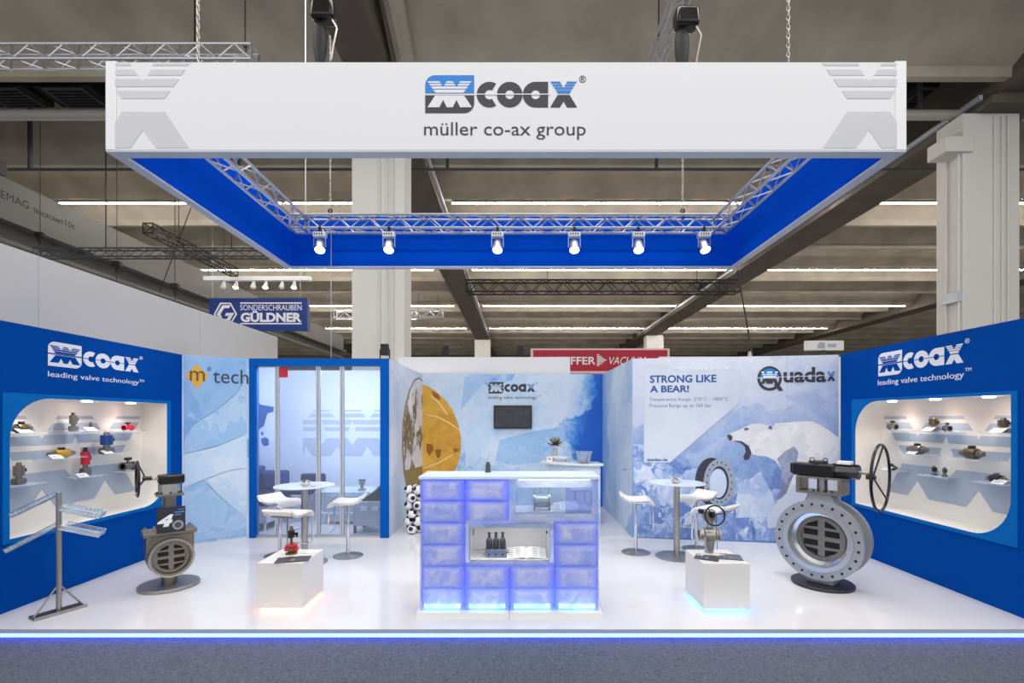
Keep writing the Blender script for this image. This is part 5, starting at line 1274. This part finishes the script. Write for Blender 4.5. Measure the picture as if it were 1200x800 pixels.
handwheel(t, (.02, -.13, .405), (.15, -1, .1), .095, .008, BLACKP, 3, .05)
# ================================================================== SHOWCASE PIECES
PALS = M('valve_steel', (138, 132, 122), .3, .85); PBR_ = M('valve_bronze', (104, 92, 72), .35, .75); YEL = M('brass_yellow', (206, 160, 60), .4, .6)
ACT = {'red': M('coil_red', (192, 30, 58), .4), 'blue': M('coil_blue', (24, 66, 140), .4), 'black': BLACKM, 'steel': PALS, 'yellow': YEL, 'bronze': PBR_, 'clear': ACRYL, 'dark': GREY_D}
def upright(t, h, w_, col, head='steel'):
    B().box(-w_*.5, w_*.5, -w_*.4, w_*.4, 0, h*.28).out('body', PALS, t, bevel=.006)
    for s_ in (-1, 1): B().cyl((s_*w_*.5, 0, h*.14), (s_*w_*.7, 0, h*.14), w_*.28, seg=14).out('port', PALS, t)
    B().cyl((0, 0, h*.28), (0, 0, h*.40), w_*.3, seg=16).out('neck', PALS, t)
    B().cyl((0, 0, h*.40), (0, 0, h*.85), w_*.52, seg=20).out('coil', ACT[col], t)
    B().cyl((0, 0, h*.85), (0, 0, h), w_*.3, w_*.22, seg=14).out('cap', ACT[head], t)
    B().box(w_*.45, w_*.75, -w_*.2, w_*.2, h*.55, h*.72).out('connector', ACT['black'], t, smooth=False, bevel=.004)
def inline(t, L_, r, col, top='black'):
    X_ = Matrix.Translation((0, 0, r)) @ Matrix.Rotation(PI/2, 4, 'Y')
    B().lathe([(.0, -L_*.25), (r*.92, -L_*.25), (r, -L_*.22), (r, L_*.22), (r*.92, L_*.25), (.0, L_*.25)], 20, X_).out('coil', ACT[col], t)
    for s_ in (-1, 1):
        B().lathe([(.0, s_*L_*.25), (r*.7, s_*L_*.25), (r*.7, s_*L_*.40), (.0, s_*L_*.40)], 6, X_).out('hex_end', PALS, t)
        B().lathe([(.0, s_*L_*.40), (r*.5, s_*L_*.40), (r*.5, s_*L_*.5), (.0, s_*L_*.5)], 14, X_).out('port', PALS, t)
    B().box(-L_*.1, L_*.1, -r*.4, r*.4, r*1.9, r*2.5).out('connector', ACT[top], t, smooth=False, bevel=.004)
def flanged(t, L_, r, col):
    X_ = Matrix.Translation((0, 0, r)) @ Matrix.Rotation(PI/2, 4, 'Y')
    B().lathe([(.0, -L_*.5), (r*.6, -L_*.5), (r*.75, 0), (r*.6, L_*.5), (.0, L_*.5)], 20, X_).out('body', ACT[col], t)
    for s_ in (-1, 1):
        B().lathe([(.0, s_*L_*.38), (r, s_*L_*.38), (r, s_*L_*.5), (.0, s_*L_*.5)], 22, X_).out('flange', ACT[col], t)
    B().cyl((0, 0, r*1.6), (0, 0, r*2.4), r*.35, seg=12).out('bonnet', ACT[col], t)
    B().box(-L_*.2, L_*.2, -r*.5, r*.5, r*2.4, r*3.0).out('actuator', ACT['black'], t, smooth=False, bevel=.005)
SH = {}
def shelf(side, y, z, w_, root, back):
    x0, x1 = (back+.002, back+.22) if side < 0 else (back-.22, back-.002)
    o = B().box(x0, x1, y-w_/2, y+w_/2, z-.008, z).out('shelf', ACRYL, root, smooth=False)
def case(side, items):
    back = XL-.35 if side < 0 else XR+.35; root = wl if side < 0 else wr; X_ = back+.11 if side < 0 else back-.11; rz = PI/2 if side < 0 else -PI/2
    for (lbl, fn, args, u, z, w_, card) in items:
        y = X_*F/(u-CX)
        t = thing('showcase_valve', lbl, 'valve', (X_, y, z), rz, ('left' if side < 0 else 'right')+' showcase valves')
        fn(t, *args)
        if w_: shelf(side, y, z, w_, root, back)
        if card is not None:
            xx = X_+(.085 if side < 0 else -.085)
            c = thing('info_card', 'card before the '+lbl.split(' in the')[0].split(' at the')[0].split(' behind')[0]+' in the %s showcase' % ('left' if side < 0 else 'right'), 'card', (xx, y+card, z), rz, 'info cards in the showcases')
            mt = Matrix.Rotation(math.radians(35), 4, 'X')
            B().box(-.065, .065, 0, .07, 0, .003, mt).out('sheet', PAPER, c, smooth=False)
            B().box(-.045, .02, .02, .026, .003, .0036, mt).box(-.045, .04, .04, .046, .003, .0036, mt).out('print_lines', M('ink_grey'), c, smooth=False)
case(-1, [
    ('bronze grey inline valve at the upper left of the left showcase', inline, (.20, .045, 'bronze'), 25, 1.655, .34, -.03),
    ('tall steel valve with dark head in the upper middle of the left showcase', upright, (.21, .07, 'steel', 'dark'), 86, 1.655, .36, None),
    ('tiny dark valve beside the tall steel valve in the left showcase', upright, (.11, .03, 'dark'), 106, 1.655, .2, -.06),
    ('small red valve at the upper right of the left showcase', flanged, (.13, .035, 'red'), 150, 1.645, .3, None),
    ('long brass yellow inline valve in the middle row of the left showcase', inline, (.30, .045, 'yellow'), 72, 1.37, .42, -.12),
    ('upright valve with bright red coil in the left showcase', upright, (.33, .085, 'red', 'black'), 100, 1.135, .34, -.1),
    ('blue motor valve hanging under a steel plate in the left showcase', upright, (.26, .12, 'blue', 'steel'), 125, 1.375, .34, -.06),
    ('square steel block valve at the lower left of the left showcase', upright, (.22, .085, 'steel'), 22, 1.14, .36, None),
    ('grey valve in a clear box with black knob in the left showcase', flanged, (.17, .055, 'steel'), 150, 1.135, .34, None),
])
case(1, [
    ('small steel valve at the upper left of the right showcase', flanged, (.11, .038, 'steel'), 1046, 1.655, .3, None),
    ('twin head steel valve on a black bridge in the right showcase', upright, (.16, .085, 'bronze', 'steel'), 1094, 1.655, .36, 0),
    ('round steel fitting beside the twin head valve in the right showcase', flanged, (.07, .032, 'steel'), 1110, 1.655, .2, None),
    ('square steel block at the upper right of the right showcase', upright, (.145, .085, 'bronze', 'dark'), 1176, 1.66, .3, 0),
    ('long steel inline valve in the middle row of the right showcase', inline, (.28, .05, 'steel'), 1075, 1.375, .4, 0),
    ('double steel coupling valve in the middle row of the right showcase', inline, (.25, .055, 'bronze'), 1139, 1.375, .38, None),
    ('small dark valve behind the big handwheel in the right showcase', inline, (.17, .032, 'dark'), 1045, 1.14, .34, 0),
    ('small black angled valve in the lower row of the right showcase', upright, (.11, .045, 'black'), 1095, 1.145, .3, None),
    ('small dark grey valve beside the black angled valve in the right showcase', upright, (.11, .04, 'dark'), 1107, 1.145, .16, None),
    ('black cased valve with white face at the lower right of the right showcase', inline, (.19, .04, 'black', 'steel'), 1168, 1.155, .36, -.08),
])
